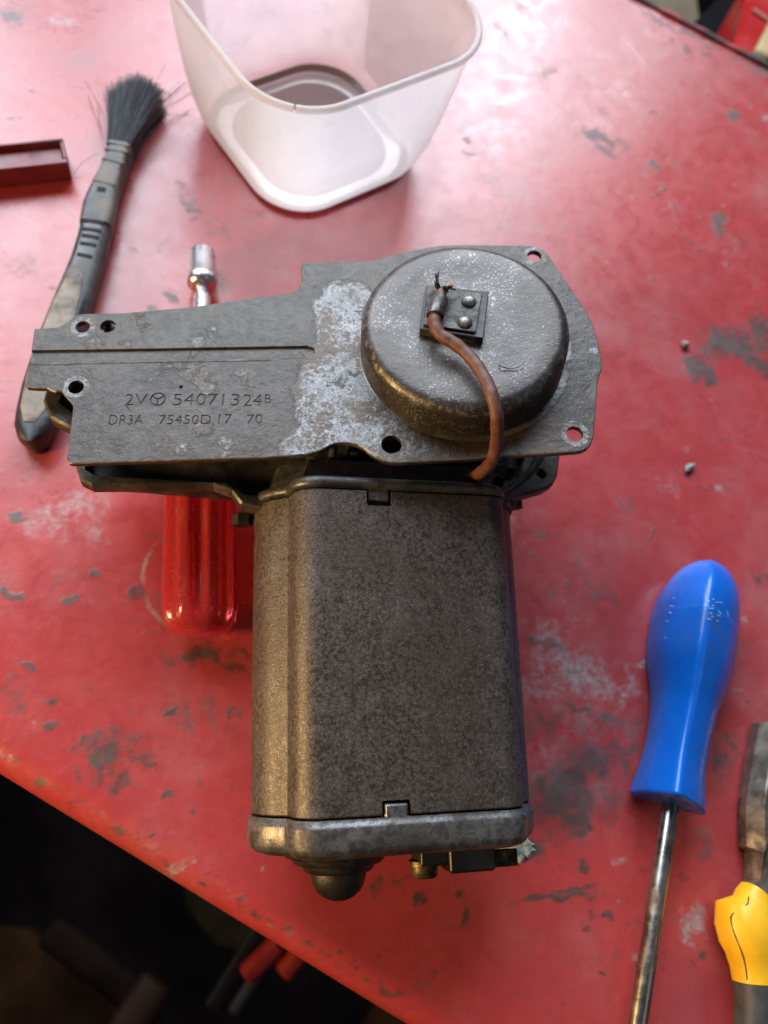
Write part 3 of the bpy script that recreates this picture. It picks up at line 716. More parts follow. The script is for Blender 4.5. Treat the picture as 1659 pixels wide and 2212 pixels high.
# domed cover
def dome_material():
    m = Mat('dome steel')
    n1 = m.noise(260, 8, .7); n2 = m.noise(1500, 4, .6); n3 = m.noise(45, 5, .6, .4); n4 = m.noise(520, 7, .72)
    c = m.mix(m.ramp(n1, .3, .7), (0.04376, 0.03947, 0.03587), (0.08237, 0.07498, 0.06984))
    c = m.mix(m.ramp(n3, .45, .65, 0, .6), c, (0.103, 0.09625, 0.09207))
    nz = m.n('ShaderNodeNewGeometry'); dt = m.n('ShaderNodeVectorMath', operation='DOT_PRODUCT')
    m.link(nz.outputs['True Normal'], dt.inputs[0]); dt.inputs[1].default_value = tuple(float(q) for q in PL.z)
    side = m.ramp(dt.outputs['Value'], .15, .75, 1, 0)          # the wall is browner and darker than the top
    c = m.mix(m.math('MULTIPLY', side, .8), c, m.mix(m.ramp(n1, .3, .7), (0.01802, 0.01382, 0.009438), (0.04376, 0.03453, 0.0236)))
    sp = m.ramp(m.math('ADD', n2, m.math('MULTIPLY', m.math('SUBTRACT', n3, .5), .5)), .60, .68)
    c = m.mix(m.math('MULTIPLY', sp, .75), c, (0.2831, 0.2713, 0.2643))
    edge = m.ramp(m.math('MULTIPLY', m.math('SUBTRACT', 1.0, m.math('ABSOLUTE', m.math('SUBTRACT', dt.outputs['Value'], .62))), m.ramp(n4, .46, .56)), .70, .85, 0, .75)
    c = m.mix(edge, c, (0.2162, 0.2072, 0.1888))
    c = m.mix(.18, c, (.012, .010, .008))
    b = m.bump(n2, .35, .0002); b = m.bump(n1, .3, .0005, b); b = m.bump(n3, .15, .0012, b)
    return m.out(c, m.ramp(n1, .25, .8, .30, .48), m.mixf(side, .6, .35), b)
DOME = dome_material()
HD, RD = 12.5, 29.9
prof = [(RD+.1, -.5), (RD, 0), (RD-.15, 3), (RD-.4, HD-4.0)]
for k in range(1, 10):
    a = math.radians(90*k/9); prof.append((RD-.4-3.8+3.8*math.cos(a), HD-4.0+3.8*math.sin(a)))
prof += [(22, HD-.05), (20.5, HD-.25), (10, HD-.25), (.4, HD-.2)]
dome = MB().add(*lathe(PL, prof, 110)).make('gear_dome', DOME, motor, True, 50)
MB().add(*lathe(Frame(PL.pt(1.0, .0, 0), PL.x, PL.y, PL.z), [(RD+1.3, -.3), (RD+1.3, .12), (RD+.9, .2), (RD-2, .2)], 90, True, True)).make('dome_seat_ring', CAPM, motor, True)
# terminal board on the dome
def PT(zx, zy, h): return PL.survey(*z2(zx, zy), h)
bt = [PT(683, 262, HD+2.4), PT(978, 292, HD+2.4), PT(952, 512, HD+2.4), PT(655, 468, HD+2.4)]
board = MB().add(*prism(PL, bt, HD-.4, HD+2.4, .25)).make('terminal_board', simple('oily fibre board', (.026, .024, .022), .5, 0, .4, 500, .5, (.075, .069, .064), .5), motor)
tp = [PT(690, 282, HD+3.2), PT(944, 300, HD+3.2), PT(944, 312, HD+3.2), PT(918, 474, HD+3.2), PT(908, 482, HD+3.2), PT(672, 446, HD+3.2)]
tplate = MB().add(*prism(PL, tp, HD+2.4, HD+3.2, .15)).make('contact_plate', alloy_material('oily contact plate', (.055, .051, .047), (.13, .12, .112), (0.0121, 0.011, 0.0099), .5, .4, .4, 500, .6), board)
rivet_m = alloy_material('rivet heads', (0.165, 0.1595, 0.1485), (0.275, 0.2695, 0.253), (0.0385, 0.03025, 0.022), .45, .7, .35, 500, .3)
for zx, zy in ((885, 333), (867, 430)):
    a = PT(zx, zy, HD+3.9); MB().add(*lathe(Frame(PL.pt(a[0], a[1], HD+3.1), PL.x, PL.y, PL.z), [(2.15, 0), (2.1, .4), (1.75, .85), (1.1, 1.2), (.3, 1.35)], 24)).make('rivet', rivet_m, board, True)
# wire, crimp sleeve and frayed strands
wp = [(748, 322, 17.4), (738, 368, 17.6), (726, 410, 17.6), (726, 446, 17.4), (748, 492, 17.0), (800, 526, 16.6), (850, 562, 16.2), (900, 612, 16.0), (935, 660, 16.0), (970, 722, 16.0), (995, 790, 15.6),
      (1013, 870, 13.6), (1016, 930, 10.2), (1012, 1000, 5.0), (1000, 1060, .5), (975, 1105, -6), (940, 1138, -13), (905, 1162, -19), (880, 1176, -24)]
path = smoothpath([PL.pt(*PT(x, y, h), h) for x, y, h in wp], 5)
wm = Mat('perished red-brown insulation')
n_ = wm.noise(420, 7, .7); c = wm.mix(wm.ramp(n_, .35, .7), (.085, .029, .020), (.135, .055, .040)); c = wm.mix(wm.ramp(wm.noise(160, 7, .7), .56, .68), c, (0.0385, 0.01925, 0.0143))
WIRE = wm.out(c, .55, 0, wm.bump(n_, .4, .0004))
wire = MB().add(*tube(path[5:], [1.78+.1*math.sin(i*.9)*math.sin(i*.31) for i in range(len(path)-5)], 16)).make('lead_wire', WIRE, motor, True, 60)
cs = [PL.pt(*PT(x, y, h), h) for x, y, h in ((750, 325, 17.4), (746, 342, 17.5), (728, 398, 17.6), (727, 408, 17.6))]
sl = tube([cs[0], cs[1], cs[2], cs[3]], [2.15, 2.45, 2.5, 2.4], 20)
MB().add(*sl).make('crimp_sleeve', alloy_material('crimp sleeve steel', (0.066, 0.0605, 0.055), (0.143, 0.1375, 0.132), (0.0275, 0.022, 0.01925), .45, .7, .35, 400, .25), wire, True, 40)
MB().add(*tube([PL.pt(*PT(752, 322, 17.3), 17.3), PL.pt(*PT(757, 296, 17.0), 17.0)], 1.5, 14)).make('wire_stub', WIRE, wire, True)
strand = MB()
st0 = PL.pt(*PT(757, 300, 17.0), 17.0)
for k in range(26):
    left = k < 12
    tip = PT(*((736+random.gauss(0, 5), 218+random.uniform(0, 26)) if left else (790+random.gauss(0, 16), 262+random.uniform(0, 34))), 18)
    mid = PT(*((733+random.gauss(0, 7), 262) if left else (772+random.gauss(0, 9), 280)), 18.2)
    hh = random.uniform(17, 20)
    strand.add(*tube(smoothpath([st0+V(*rng.normal(0, .35, 3)), PL.pt(*mid, 17.6+random.uniform(0, 1.5)), PL.pt(*tip, hh)], 3), .24, 5))
strand.make('copper_strands', simple('tarnished copper strand', (0.088, 0.0715, 0.0605), .35, .85, .4, 500, .1), wire, True)

# hair on the dome
hp_ = [PL.pt(*PT(x, y, HD), HD+z) for x, y, z in ((1024, 640, .1), (1040, 650, .5), (1075, 655, .2), (1110, 652, .5), (1132, 642, .8), (1144, 630, 1.2))]
hair_m = simple('black bristle', (0.0044, 0.0044, 0.00495), .4)
tag(MB().add(*tube(smoothpath(hp_, 4), .17, 6)).make('bristle_hair', hair_m, None, True), 'short curved black hair lying on the round dome of the motor', 'hair')

# ------------------------------------------------------------------ translucent tub
TC = V(-27.5, 176.5, 0); TA = math.radians(33)
tx = V(math.cos(TA), math.sin(TA), 0); ty = V(-math.sin(TA), math.cos(TA), 0)
TUB = Frame(TC, tx, ty, EZ)
tub = thing('plastic_tub', 'empty translucent milky plastic tub with a split rim', 'tub', TC)
def tring(a, r, z, b=None):
    return [TUB.pt(x, y, z) for x, y in chaikin(rrect(a, b or a, r, 9), 1)]
def tub_material(name='milky polypropylene', clear=(.42, .28), tint=1.0):
    m = Mat(name)
    n1 = m.noise(70, 6, .65); n2 = m.noise(260, 6, .7)
    sep = m.n('ShaderNodeSeparateXYZ'); m.link(m.pos(), sep.inputs[0])
    c = m.mix(m.ramp(n1, .35, .7), (.88, .85, .85), (.80, .76, .76))
    k = m.ramp(m.math('MULTIPLY', n1, n2), .30, .40, 0, .25); c = m.mix(k, c, (.52, .44, .40))
    sc_n = m.noise(300, 7, .75, 0, m.stretch(1, 1, 6)); c = m.mix(m.ramp(sc_n, .56, .66, 0, .18), c, (.55, .47, .43))
    spk = m.ramp(m.noise(420, 5, .6), .70, .74, 0, .8); c = m.mix(spk, c, (.10, .08, .07))
    di = m.n('ShaderNodeBsdfDiffuse'); tl = m.n('ShaderNodeBsdfTranslucent'); tr_ = m.n('ShaderNodeBsdfTransparent'); gl = m.n('ShaderNodeBsdfGlossy')
    m.link(c, di.inputs[0]); m.link(c, tl.inputs[0]); tr_.inputs[0].default_value = (.96, .94, .93, 1); gl.inputs['Roughness'].default_value = .4
    a = m.n('ShaderNodeMixShader'); a.inputs[0].default_value = .62; m.link(di.outputs[0], a.inputs[1]); m.link(tl.outputs[0], a.inputs[2])
    b = m.n('ShaderNodeMixShader'); m.link(m.ramp(n1, .3, .7, clear[0], clear[1]), b.inputs[0]); m.link(a.outputs[0], b.inputs[1]); m.link(tr_.outputs[0], b.inputs[2])
    fr = m.n('ShaderNodeFresnel'); fr.inputs[0].default_value = 1.45
    d = m.n('ShaderNodeMixShader'); m.link(m.math('MULTIPLY', fr.outputs[0], .45), d.inputs[0]); m.link(b.outputs[0], d.inputs[1]); m.link(gl.outputs[0], d.inputs[2])
    bp_ = m.bump(n1, .2, .001); m.link(bp_, gl.inputs['Normal'])
    m.link(d.outputs[0], m.t.nodes['Material Output'].inputs[0]); return m.m
TUBM = tub_material()
TH_ = 66.0
wall = []
for a, r, z in ((30, 20, .3), (34.5, 21.5, .8), (37.6, 22.5, 2.4), (39.6, 23.2, 5), (41.2, 23.6, 9), (43.2, 24, 17), (45.0, 24.4, 28), (46.8, 24.9, 44), (47.9, 25.3, 57), (48.6, 25.5, TH_-1.5)):
    wall.append(tring(a, r, z))
MB().add(*loft(wall, False, False)).make('tub_wall', TUBM, tub, True, 60)
bot = [tring(30, 20, .3), tring(27, 15, .45), tring(24.4, 6, .5), tring(24.0, 5.6, .9), tring(8, 3, .9)]
MB().add(*loft(bot, False, True)).make('tub_base', TUBM, tub, True, 40)
rim_mat = tub_material('thick milky rim', (.16, .10))
rp = chaikin(rrect(49.3, 49.3, 26, 12), 1)
# the rim is split at the corner that faces the camera
cand = [TUB.pt(x, y, TH_-.3) for x, y in rp]
sp_ = P(632, 238, TH_); k0 = int(np.argmin([np.linalg.norm(c-sp_) for c in cand]))
cand = cand[k0:]+cand[:k0]
gap = unit(cand[1]-cand[0])*.35
MB().add(*tube([cand[0]+gap]+cand[1:]+[cand[0]-gap], 1.35, 10)).make('tub_rim', rim_mat, tub, True, 60)
# oily dregs round the inside of the base
oil = Mat('brown dregs'); oil.out((.20, .13, .10), .15, 0, oil.bump(oil.noise(300), .2, .0003))
dreg = [tring(34.8, 21.6, 1.5), tring(37.4, 22.5, 2.7), tring(37.2, 22.4, 2.3), tring(34.9, 21.6, 1.1)]
tag_ = MB().add(*loft(dreg+[dreg[0]], False, False)).make('oily_dregs', oil.m, tub, True)

# ------------------------------------------------------------------ brush
brush = thing('cleaning_brush', 'worn black plastic parts brush with grey bristles and beige grip', 'brush', P(150, 600, 0))
bl = [(230, 302), (225, 330), (212, 360), (194, 393), (178, 428), (170, 470), (163, 500), (150, 540), (134, 580), (108, 640), (85, 696), (60, 765), (40, 826), (28, 880), (24, 911), (32, 934), (56, 950)]
br = [(282, 308), (274, 335), (263, 366), (252, 402), (246, 440), (236, 480), (227, 520), (218, 556), (208, 588), (192, 645), (176, 700), (156, 768), (138, 828), (122, 880), (111, 911), (100, 936), (72, 952)]
BRZ = 11.0
bmid, bw = [], []
for (a, b) in zip(bl, br):
    A, B = P(*a, BRZ), P(*b, BRZ); bmid.append((A+B)/2); bw.append(np.linalg.norm(B-A)/2)
def sweep(mids, ws, hts, zc, n=3.2, seg=28):
    rings = []
    for i, c in enumerate(mids):
        t = mids[min(i+1, len(mids)-1)]-mids[max(i-1, 0)]; t = unit(V(t[0], t[1], 0)); x = V(t[1], -t[0], 0)
        ring = []
        for k in range(seg):
            a = 2*math.pi*k/seg; ca, sa = math.cos(a), math.sin(a)
            ring.append(V(c[0], c[1], zc[i])+x*ws[i]*math.copysign(abs(ca)**(2/n), ca)+EZ*hts[i]*math.copysign(abs(sa)**(2/n), sa))
        rings.append(ring)
    return loft(rings)
br_plastic = simple('scuffed black plastic', (.020, .022, .028), .38, 0, .4, 120, .2, (.11, .105, .10), .35)
br_fer = simple('dusty dark plastic', (.022, .021, .021), .45, 0, .4, 160, .25, (.17, .155, .135), .46)
zc = [5.6]*len(bmid); ht = [5.4]*len(bmid)
handle = MB().add(*sweep(bmid[4:], bw[4:], ht[4:], zc[4:])).make('handle', br_plastic, brush, True, 50)
ferr = MB().add(*sweep(bmid[:6], [q*1.02 for q in bw[:6]], [5.5]*6, [5.8]*6, 5)).make('ferrule', br_fer, brush, True, 50)
def cross(i, f, halfw, ln, z, h, name, mat, par):
    c = bmid[i]*(1-f)+bmid[i+1]*f; t = unit((bmid[i+1]-bmid[i])*V(1, 1, 0)); x = V(t[1], -t[0], 0)
    return MB().add(*boxat(Frame(V(c[0], c[1], z), x, t, EZ), (0, 0, 0), (halfw*2, ln, h), .25)).make(name, mat, par)
dark_slot = simple('near-black slot inset', (.006, .006, .006), .8)  # near-black insets for the slots in grip and ferrule
for i, f in ((0, .25), (0, .75), (1, .5), (2, .9)): cross(i, f, bw[i]*.96, 1.2, 11.0, 1.2, 'ferrule_ridge', br_fer, ferr)
cross(3, .35, 1.6, 2.4, 11.25, .5, 'slot', dark_slot, ferr)
for k in range(5):
    i, f = (5, .1+.5*k) if k < 2 else (6, -.9+.45*k) if k < 4 else (7, .1)
    cross(min(i, 7), min(max(f, 0), .98), (bw[5]*.66)*(1-.07*k), 1.5, 11.0, .6, 'grip_slot', dark_slot, handle)
beige = simple('worn beige grip inlay', (.24, .205, .16), .6, 0, .3, 150, .3, (.05, .046, .043), .52)
MB().add(*sweep([m-V(.6, 0, 0) for m in bmid[8:15]], [.4*bw[8], .62*bw[9], .66*bw[10], .66*bw[11], .66*bw[12], .6*bw[13], .3*bw[14]], [.5]*7, [10.85]*7, 3)).make('grip_inlay', beige, handle, True, 50)
# bristles
bs = MB(); axis0 = unit(bmid[0]-bmid[1]); axis0 = unit(V(axis0[0], axis0[1], 0)); sx0 = V(-axis0[1], axis0[0], 0)*-1
tipL, tipR = P(228, 172, 12), P(352, 196, 12)
for k in range(2200):
    u = random.uniform(-1, 1); h = random.uniform(.6, 10.4)
    root = bmid[0]*V(1, 1, 0)+sx0*bw[0]*.93*u+EZ*h-axis0*1.5
    along = 31+7.5*math.cos((u-.1)*1.6)+random.gauss(0, 1.3)
    spread = sx0*(u*6.5+1.6+random.gauss(0, 1.2))+EZ*((h-5.5)*.35+random.gauss(0, .5)-.2)
    if random.random() < .012: spread = spread*3.2+sx0*random.gauss(0, 4); along *= 1.05
    tip = root+axis0*along+spread; tip[2] = max(tip[2], .3)
    mid = root+axis0*along*.5+spread*.33
    d = axis0; s_ = V(-d[1], d[0], 0); r = .13
    rings = [[p+(s_*math.cos(q*2.094)+EZ*math.sin(q*2.094))*rr for q in range(3)] for p, rr in ((root, r), (mid, r), (tip, r*.6))]
    bs.add(*loft(rings, False, True))
bris = bs.make('bristles', simple('dusty black bristle', (.06, .066, .078), .4, 0, .5, 900, .1), brush, True); bris['kind'] = 'stuff'
hairs = MB()
for pts in (((224, 300), (205, 250), (190, 205)), ((285, 250), (340, 245), (420, 252)), ((215, 330), (180, 350), (160, 375)), ((300, 240), (350, 200), (370, 205)), ((222, 285), (214, 262), (212, 230))):
    hairs.add(*tube(smoothpath([P(x, y, z) for (x, y), z in zip(pts, (6, 4, 1))], 5), .11, 4))
hb = hairs.make('stray_bristles', hair_m, brush, True); hb['kind'] = 'stuff'

# ------------------------------------------------------------------ maroon tray
TZ = 9.5
c_fr = P(147, 351, TZ); c_br = P(134, 297, TZ); c_fl = P(0, 366, TZ)
tdx = unit(c_fr-c_fl); tdy = V(-tdx[1], tdx[0], 0)
wdt = abs((c_br-c_fr)@tdy); LEN = 62.0
maroon = simple('maroon plastic', (.15, .013, .018), .42, 0, .25, 120, .12, (.08, .03, .03), .2)
TR = Frame(V(*(c_fr[:2]), 0)-tdx*LEN/2+tdy*wdt/2, tdx, tdy, EZ)
tray = thing('parts_tray', 'small maroon plastic tray at the left edge beside the brush', 'tray', TR.o)
MB().add(*boxat(TR, (0, 0, .8), (LEN, wdt, 1.4), .3)).make('tray_floor', maroon, tray)
for nm, c, s in (('tray_wall', (0, -wdt/2+1.2, TZ/2+.3), (LEN, 2.4, TZ-.6)), ('tray_wall', (0, wdt/2-.7, TZ/2+.3), (LEN, 1.4, TZ-.6)), ('tray_end', (LEN/2-.75, .5, TZ/2+.25), (1.5, wdt-4.2, TZ-.7)), ('tray_end', (-LEN/2+.75, .5, TZ/2+.25), (1.5, wdt-4.2, TZ-.7)), ('tray_floor_step', (0, wdt*.06, 4.2), (LEN-3.2, wdt*.52, 5.2))):
    MB().add(*boxat(TR, c, s, .35)).make(nm, maroon, tray)

# ------------------------------------------------------------------ red nut driver under the gearbox
A0 = P(432, 1376, 12.2); B0 = P(437, 545, 6.0)
ax_ = unit(B0-A0); LN = np.linalg.norm(B0-A0)
sx_ = unit(np.cross(ax_, EZ)); RD_ = Frame(A0, sx_, np.cross(sx_, ax_), ax_)
driver = thing('nut_driver', 'clear red fluted nut driver lying under the gearbox arm', 'nut driver', A0*V(1, 1, 0))
def clear_red():
    m = Mat('clear red acetate'); n1 = m.noise(120, 6, .7); n2 = m.noise(500, 7, .7)
    b = m.b; c = m.mix(m.ramp(m.math('MULTIPLY', n1, n2), .30, .42, 0, .5), (1.0, .10, .12), (.95, .45, .40))
    m.out(c, m.ramp(n2, .35, .7, .05, .30), 0, m.bump(n1, .2, .0006), Transmission_Weight=.82, IOR=1.47, Subsurface_Weight=0.0)
    return m.m
REDC = clear_red()
rings = []
HL = 78.0
for z, r, fl in ((0, 1.5, 0), (.25, 4, 0), (1.1, 7, 0), (2.6, 9.4, .1), (5, 11.2, .4), (8, 12.0, .8), (14, 12.2, 1), (40, 12.2, 1), (60, 12.0, 1), (70, 11.6, .7), (HL-3, 10.5, .2), (HL, 8.5, 0), (HL+1, 5, 0)):
    ring = []
    for k in range(96):
        a = 2*math.pi*k/96
        g = max(0.0, math.cos(8*a)+.25)**.6
        rr = r-fl*1.5*g
        ring.append(RD_.pt(rr*math.cos(a), rr*math.sin(a), z))
    rings.append(ring)
MB().add(*loft(rings)).make('handle', REDC, driver, True, 60)
chrome = simple('chrome', (.80, .80, .82), .30, 1.0, .1, 120, .05)
MB().add(*lathe(RD_, [(3.2, HL+1), (3.2, LN-22), (2.6, LN-21), (2.6, LN-17.5)], 24)).make('shaft', chrome, driver, True)
MB().add(*lathe(RD_, [(2.4, LN-18), (4.4, LN-17.2), (5.6, LN-15.6), (5.7, LN-12.8), (5.1, LN-12), (5.1, LN-.8), (4.7, LN), (3.6, LN), (3.1, LN-6), (.2, LN-6)], 36)).make('socket', chrome, driver, True, 40)

# ------------------------------------------------------------------ blue screwdriver
bl_l = [(1500, 1219), (1483, 1224), (1458, 1253), (1437, 1298), (1420, 1360), (1413, 1430), (1416, 1482), (1417, 1527), (1408, 1603), (1396, 1655), (1381, 1704), (1376, 1722)]
bl_r = [(1538, 1219), (1556, 1229), (1585, 1256), (1600, 1296), (1600, 1360), (1587, 1430), (1570, 1484), (1553, 1532), (1535, 1600), (1528, 1655), (1530, 1716), (1531, 1736)]
sd = thing('screwdriver', 'blue plastic handled screwdriver with a steel shaft pointing at the camera', 'screwdriver', P(1480, 1500, 0))
mids, rad = [], []
for a, b in zip(bl_l, bl_r):
    A, B = P(*a, 12), P(*b, 12); mids.append((A+B)/2); rad.append(np.linalg.norm(B-A)/2)
s_axis = unit((mids[-1]-mids[2])*V(1, 1, 0)); s_x = V(-s_axis[1], s_axis[0], 0)
s_x = -s_x if s_x[0] < 0 else s_x
o_ = mids[2]
rings = []
pr = [((m-o_)@s_axis, (m-o_)@s_x, r) for m, r in zip(mids, rad)]
pr = [(pr[0][0]-1.2, pr[0][1], pr[0][2]*.45)]+pr
ts = [q[0] for q in pr]
SHZ = 12.4
T5 = ts[5]; L5 = T5-ts[0]
cap_ = []
for k in range(18):
    u = (k/18)**1.6+.002; cap_.append((ts[0]+L5*u, pr[3][1]+(pr[5][1]-pr[3][1])*u, pr[5][2]*(1-(1-u)**2.6)**.55))
pr = cap_+pr[5:]; ts = [q[0] for q in pr]
for q3 in smoothpath([V(*q) for q in pr], 5)+[V(pr[-1][0]+.4, pr[-1][1], pr[-1][2]-.15), V(pr[-1][0]+.8, pr[-1][1], pr[-1][2]-.5), V(pr[-1][0]+1.0, pr[-1][1], pr[-1][2]-1.0)]:
    t, c, r = q3
    ring = []
    bl3 = np.interp(t, ts, list(np.linspace(.12, .5, 18))+[.5]*(len(ts)-21)+[.55, .62, .66])
    rr = []
    for k in range(84):
        a = 2*math.pi*k/84
        tri = 1.0/sum(max(0.0, math.cos(a-.33-q))**7 for q in (-math.pi/2, math.pi/6, math.pi*5/6))**(1/7)
        f = (1-bl3)+bl3*tri/1.25; rr.append((f*math.cos(a), f*math.sin(a)))
    mx = (max(q[0] for q in rr)-min(q[0] for q in rr))/2; cxm = (max(q[0] for q in rr)+min(q[0] for q in rr))/2
    for x_, z_ in rr: ring.append(V(*(o_+s_axis*t+s_x*(c+.7+(x_-cxm)*r*.94/mx))[:2], SHZ+z_*r*.96/mx))
    rings.append(ring)
bm_ = Mat('blue handle plastic'); n1 = bm_.noise(90, 6, .7); n2 = bm_.noise(420, 7, .7)
cc = bm_.mix(bm_.ramp(n1, .3, .7), (.001, .112, .53), (.002, .132, .61))
cc = bm_.mix(bm_.ramp(bm_.math('MULTIPLY', n1, n2), .31, .42, 0, .5), cc, (.06, .08, .12))
scuff = bm_.ramp(bm_.dist(P(1520, 1375, 26), 9), .5, 1.2, .55, 0)
cc = bm_.mix(bm_.math('MULTIPLY', scuff, bm_.ramp(n1, .35, .6)), cc, (.05, .075, .12))
BLUE = bm_.out(cc, bm_.ramp(n2, .3, .75, .24, .36), 0, bm_.bump(n2, .06, .0003))
h_ob = MB().add(*loft(rings)).make('handle', BLUE, sd, True, 50)
sh0 = np.array([*(o_+s_axis*(ts[-1]-1.5)+s_x*np.interp(ts[-1], ts, [q[1] for q in pr]))[:2], 11.0]); sh1 = P(1374, 2240, 6.0)
steel = simple('worn steel shaft', (.34, .32, .30), .28, 1.0, .25, 140, .15, (.14, .10, .07), .35)
sh_d = unit(sh1-sh0); SHF = Frame(sh0, unit(np.cross(sh_d, EZ)), unit(np.cross(np.cross(sh_d, EZ), sh_d)), sh_d)
shl = np.linalg.norm(sh1-sh0)
MB().add(*lathe(SHF, [(2.0, 0), (2.0, 1.5), (2.75, 3.5), (2.75, shl+18), (2.4, shl+24), (1.2, shl+30)], 28)).make('shaft', steel, sd, True, 40)
# rubbed-off white print on the handle: only flecks remain
pr_m = simple('worn white print', (.55, .58, .62), .6)
fk = MB()
dg = bpy.context.evaluated_depsgraph_get()
h_ob.data.update()
from mathutils.bvhtree import BVHTree
bvh = BVHTree.FromObject(h_ob, dg)
def decal(px, py):
    d = Vector(tuple(ray(px, py))).normalized(); hit = bvh.ray_cast(Vector(tuple(CPOS*MM)), d)
    return hit
zA = lambda x, y: (x*.3472+1097.2, y*.3472+1152)
for x0, y0, x1, y1 in ((1240, 405, 1282, 412), (1246, 414, 1250, 432), (1238, 440, 1280, 450), (1238, 452, 1262, 470), (1240, 470, 1278, 468), (1236, 492, 1270, 500), (1234, 510, 1276, 520), (1236, 530, 1262, 538),
                       (1290, 430, 1330, 434), (1312, 480, 1322, 505), (1305, 510, 1322, 516), (1300, 545, 1308, 550), (1362, 485, 1372, 518), (1026, 400, 1036, 405), (1010, 450, 1030, 458), (1006, 490, 1016, 500), (986, 545, 996, 552), (975, 650, 984, 655)):
    a, b = decal(*zA(x0, y0)), decal(*zA(x1, y1))
    if a[0] is None or b[0] is None: continue
    pa = np.array(a[0])/MM+np.array(a[1])*.03; pb = np.array(b[0])/MM+np.array(b[1])*.03
    fk.add(*tube([pa, (pa+pb)/2+np.array(a[1])*.02, pb], .16, 5))
fk.make('worn_print', pr_m, h_ob)

# ------------------------------------------------------------------ pliers at the right edge
pl = thing('pliers', 'combination pliers with yellow and black grips cut by the right edge', 'pliers', P(1650, 1900, 0))
pa, pb = P(1700, 1545, 6), P(1703, 1905, 6)
pd = unit((pb-pa)*V(1, 1, 0)); pxx = V(pd[1], -pd[0], 0); pxx = pxx if pxx[0] > 0 else -pxx
PF = Frame(V(pa[0], pa[1], 0), pxx, -pd, EZ)
def pf(px, py, z=6): 
    q = P(px, py, z)-PF.o; return (float(q@PF.x), float(q@PF.y))
plier_steel = simple('brown tarnished tool steel', (.24, .20, .165), .4, .75, .3, 160, .3, (.07, .05, .035), .5)
jaw_l = [pf(1640, 1560), pf(1634, 1600), pf(1628, 1630), pf(1612, 1732), pf(1611, 1790), pf(1613, 1829), pf(1626, 1840), pf(1626, 1900), pf(1616, 1906), pf(1616, 1934)]
jw = [(x, y) for x, y in jaw_l]
half = jw+[(-.6, jw[-1][1]), (-.6, jw[0][1]+.8), (-3.0, jw[0][1]+.8)]
def jaw(sgn, nm):
    rings = []
    for zt, ins in ((.6, .6), (1.2, 0), (6.0, 0), (10.5, 3.2), (10.8, 3.6)):
        po = offset2([(x*sgn, y) for x, y in half], 0)
        out_ = []
        for (x, y) in po:
            inx = ins*min(1, abs(x)/4) if y > jw[6][1] else ins*.25
            out_.append(PF.pt(x-sgn*inx*-1, y, zt if y > jw[6][1]-.5 else min(zt, 9)))
        rings.append(out_)
    return MB().add(*loft(rings)).make(nm, plier_steel, pl)
jaw(1, 'jaw'); jaw(-1, 'jaw')
MB().add(*lathe(Frame(PF.pt(0, jw[4][1], 0), PF.x, PF.y, EZ), [(5.5, 9.5), (5.5, 11.6), (4.8, 12.2), (.5, 12.2)], 28)).make('pivot_rivet', plier_steel, pl, True)
ylw = simple('yellow grip plastic', (.66, .36, .008), .42, 0, .12, 90, .12, (.16, .10, .02), .28)
blk_g = simple('black grip rubber', (.035, .034, .033), .6, 0, .3, 150, .3)
gl_ = [(1606, 1930), (1598, 1935), (1592, 1955), (1556, 1980), (1556, 2008), (1566, 2035), (1579, 2060), (1588, 2092), (1593, 2122)]
gr_ = [(1668, 1930), (1670, 1935), (1674, 1955), (1690, 1978), (1686, 2008), (1682, 2035), (1680, 2060), (1680, 2092), (1682, 2122)]
g2l = [(1593, 2122), (1597, 2155), (1597, 2200), (1594, 2260), (1580, 2340), (1560, 2420), (1552, 2440)]
g2r = [(1682, 2122), (1684, 2155), (1684, 2200), (1680, 2260), (1664, 2340), (1640, 2420), (1610, 2440)]
def grip(L, R, mat, nm, mirror=False, n=2.6, sc_=1.0):
    md, ww = [], []
    for a, b in zip(L, R):
        A, B = P(*a, 9), P(*b, 9); md.append((A+B)/2); ww.append(np.linalg.norm(B-A)/2*sc_)
    if mirror:
        md = [q-2*PF.x*((q-PF.o)@PF.x) for q in md]
    hts = [min(8.4, max(5.5, w_*.95)) for w_ in ww]
    return MB().add(*sweep(md, ww, hts, [8.6]*len(md), n, 32)).make(nm, mat, pl, True, 45)
for mr in (False, True):
    y_ = grip(gl_, gr_, ylw, 'grip', mr); grip(g2l, g2r, blk_g, 'grip_end', mr, 2.6, .985)
# moulding seam down the visible grip
bvh2 = BVHTree.FromObject([o for o in pl.children if o.name.startswith('grip') and 'end' not in o.name][0], bpy.context.evaluated_depsgraph_get())
sm = []
for x, y in ((1617, 1938), (1613, 1955), (1582, 1975), (1580, 1992), (1588, 2020), (1600, 2050), (1610, 2085), (1614, 2116)):
    hit = bvh2.ray_cast(Vector(tuple(CPOS*MM)), Vector(tuple(ray(x, y))).normalized())
    if hit[0] is not None: sm.append(np.array(hit[0])/MM+np.array(hit[1])*.12)
if len(sm) > 2: MB().add(*tube(smoothpath(sm, 3), .2, 6)).make('moulding_seam', simple('dirty seam', (.09, .05, .01), .7), pl)

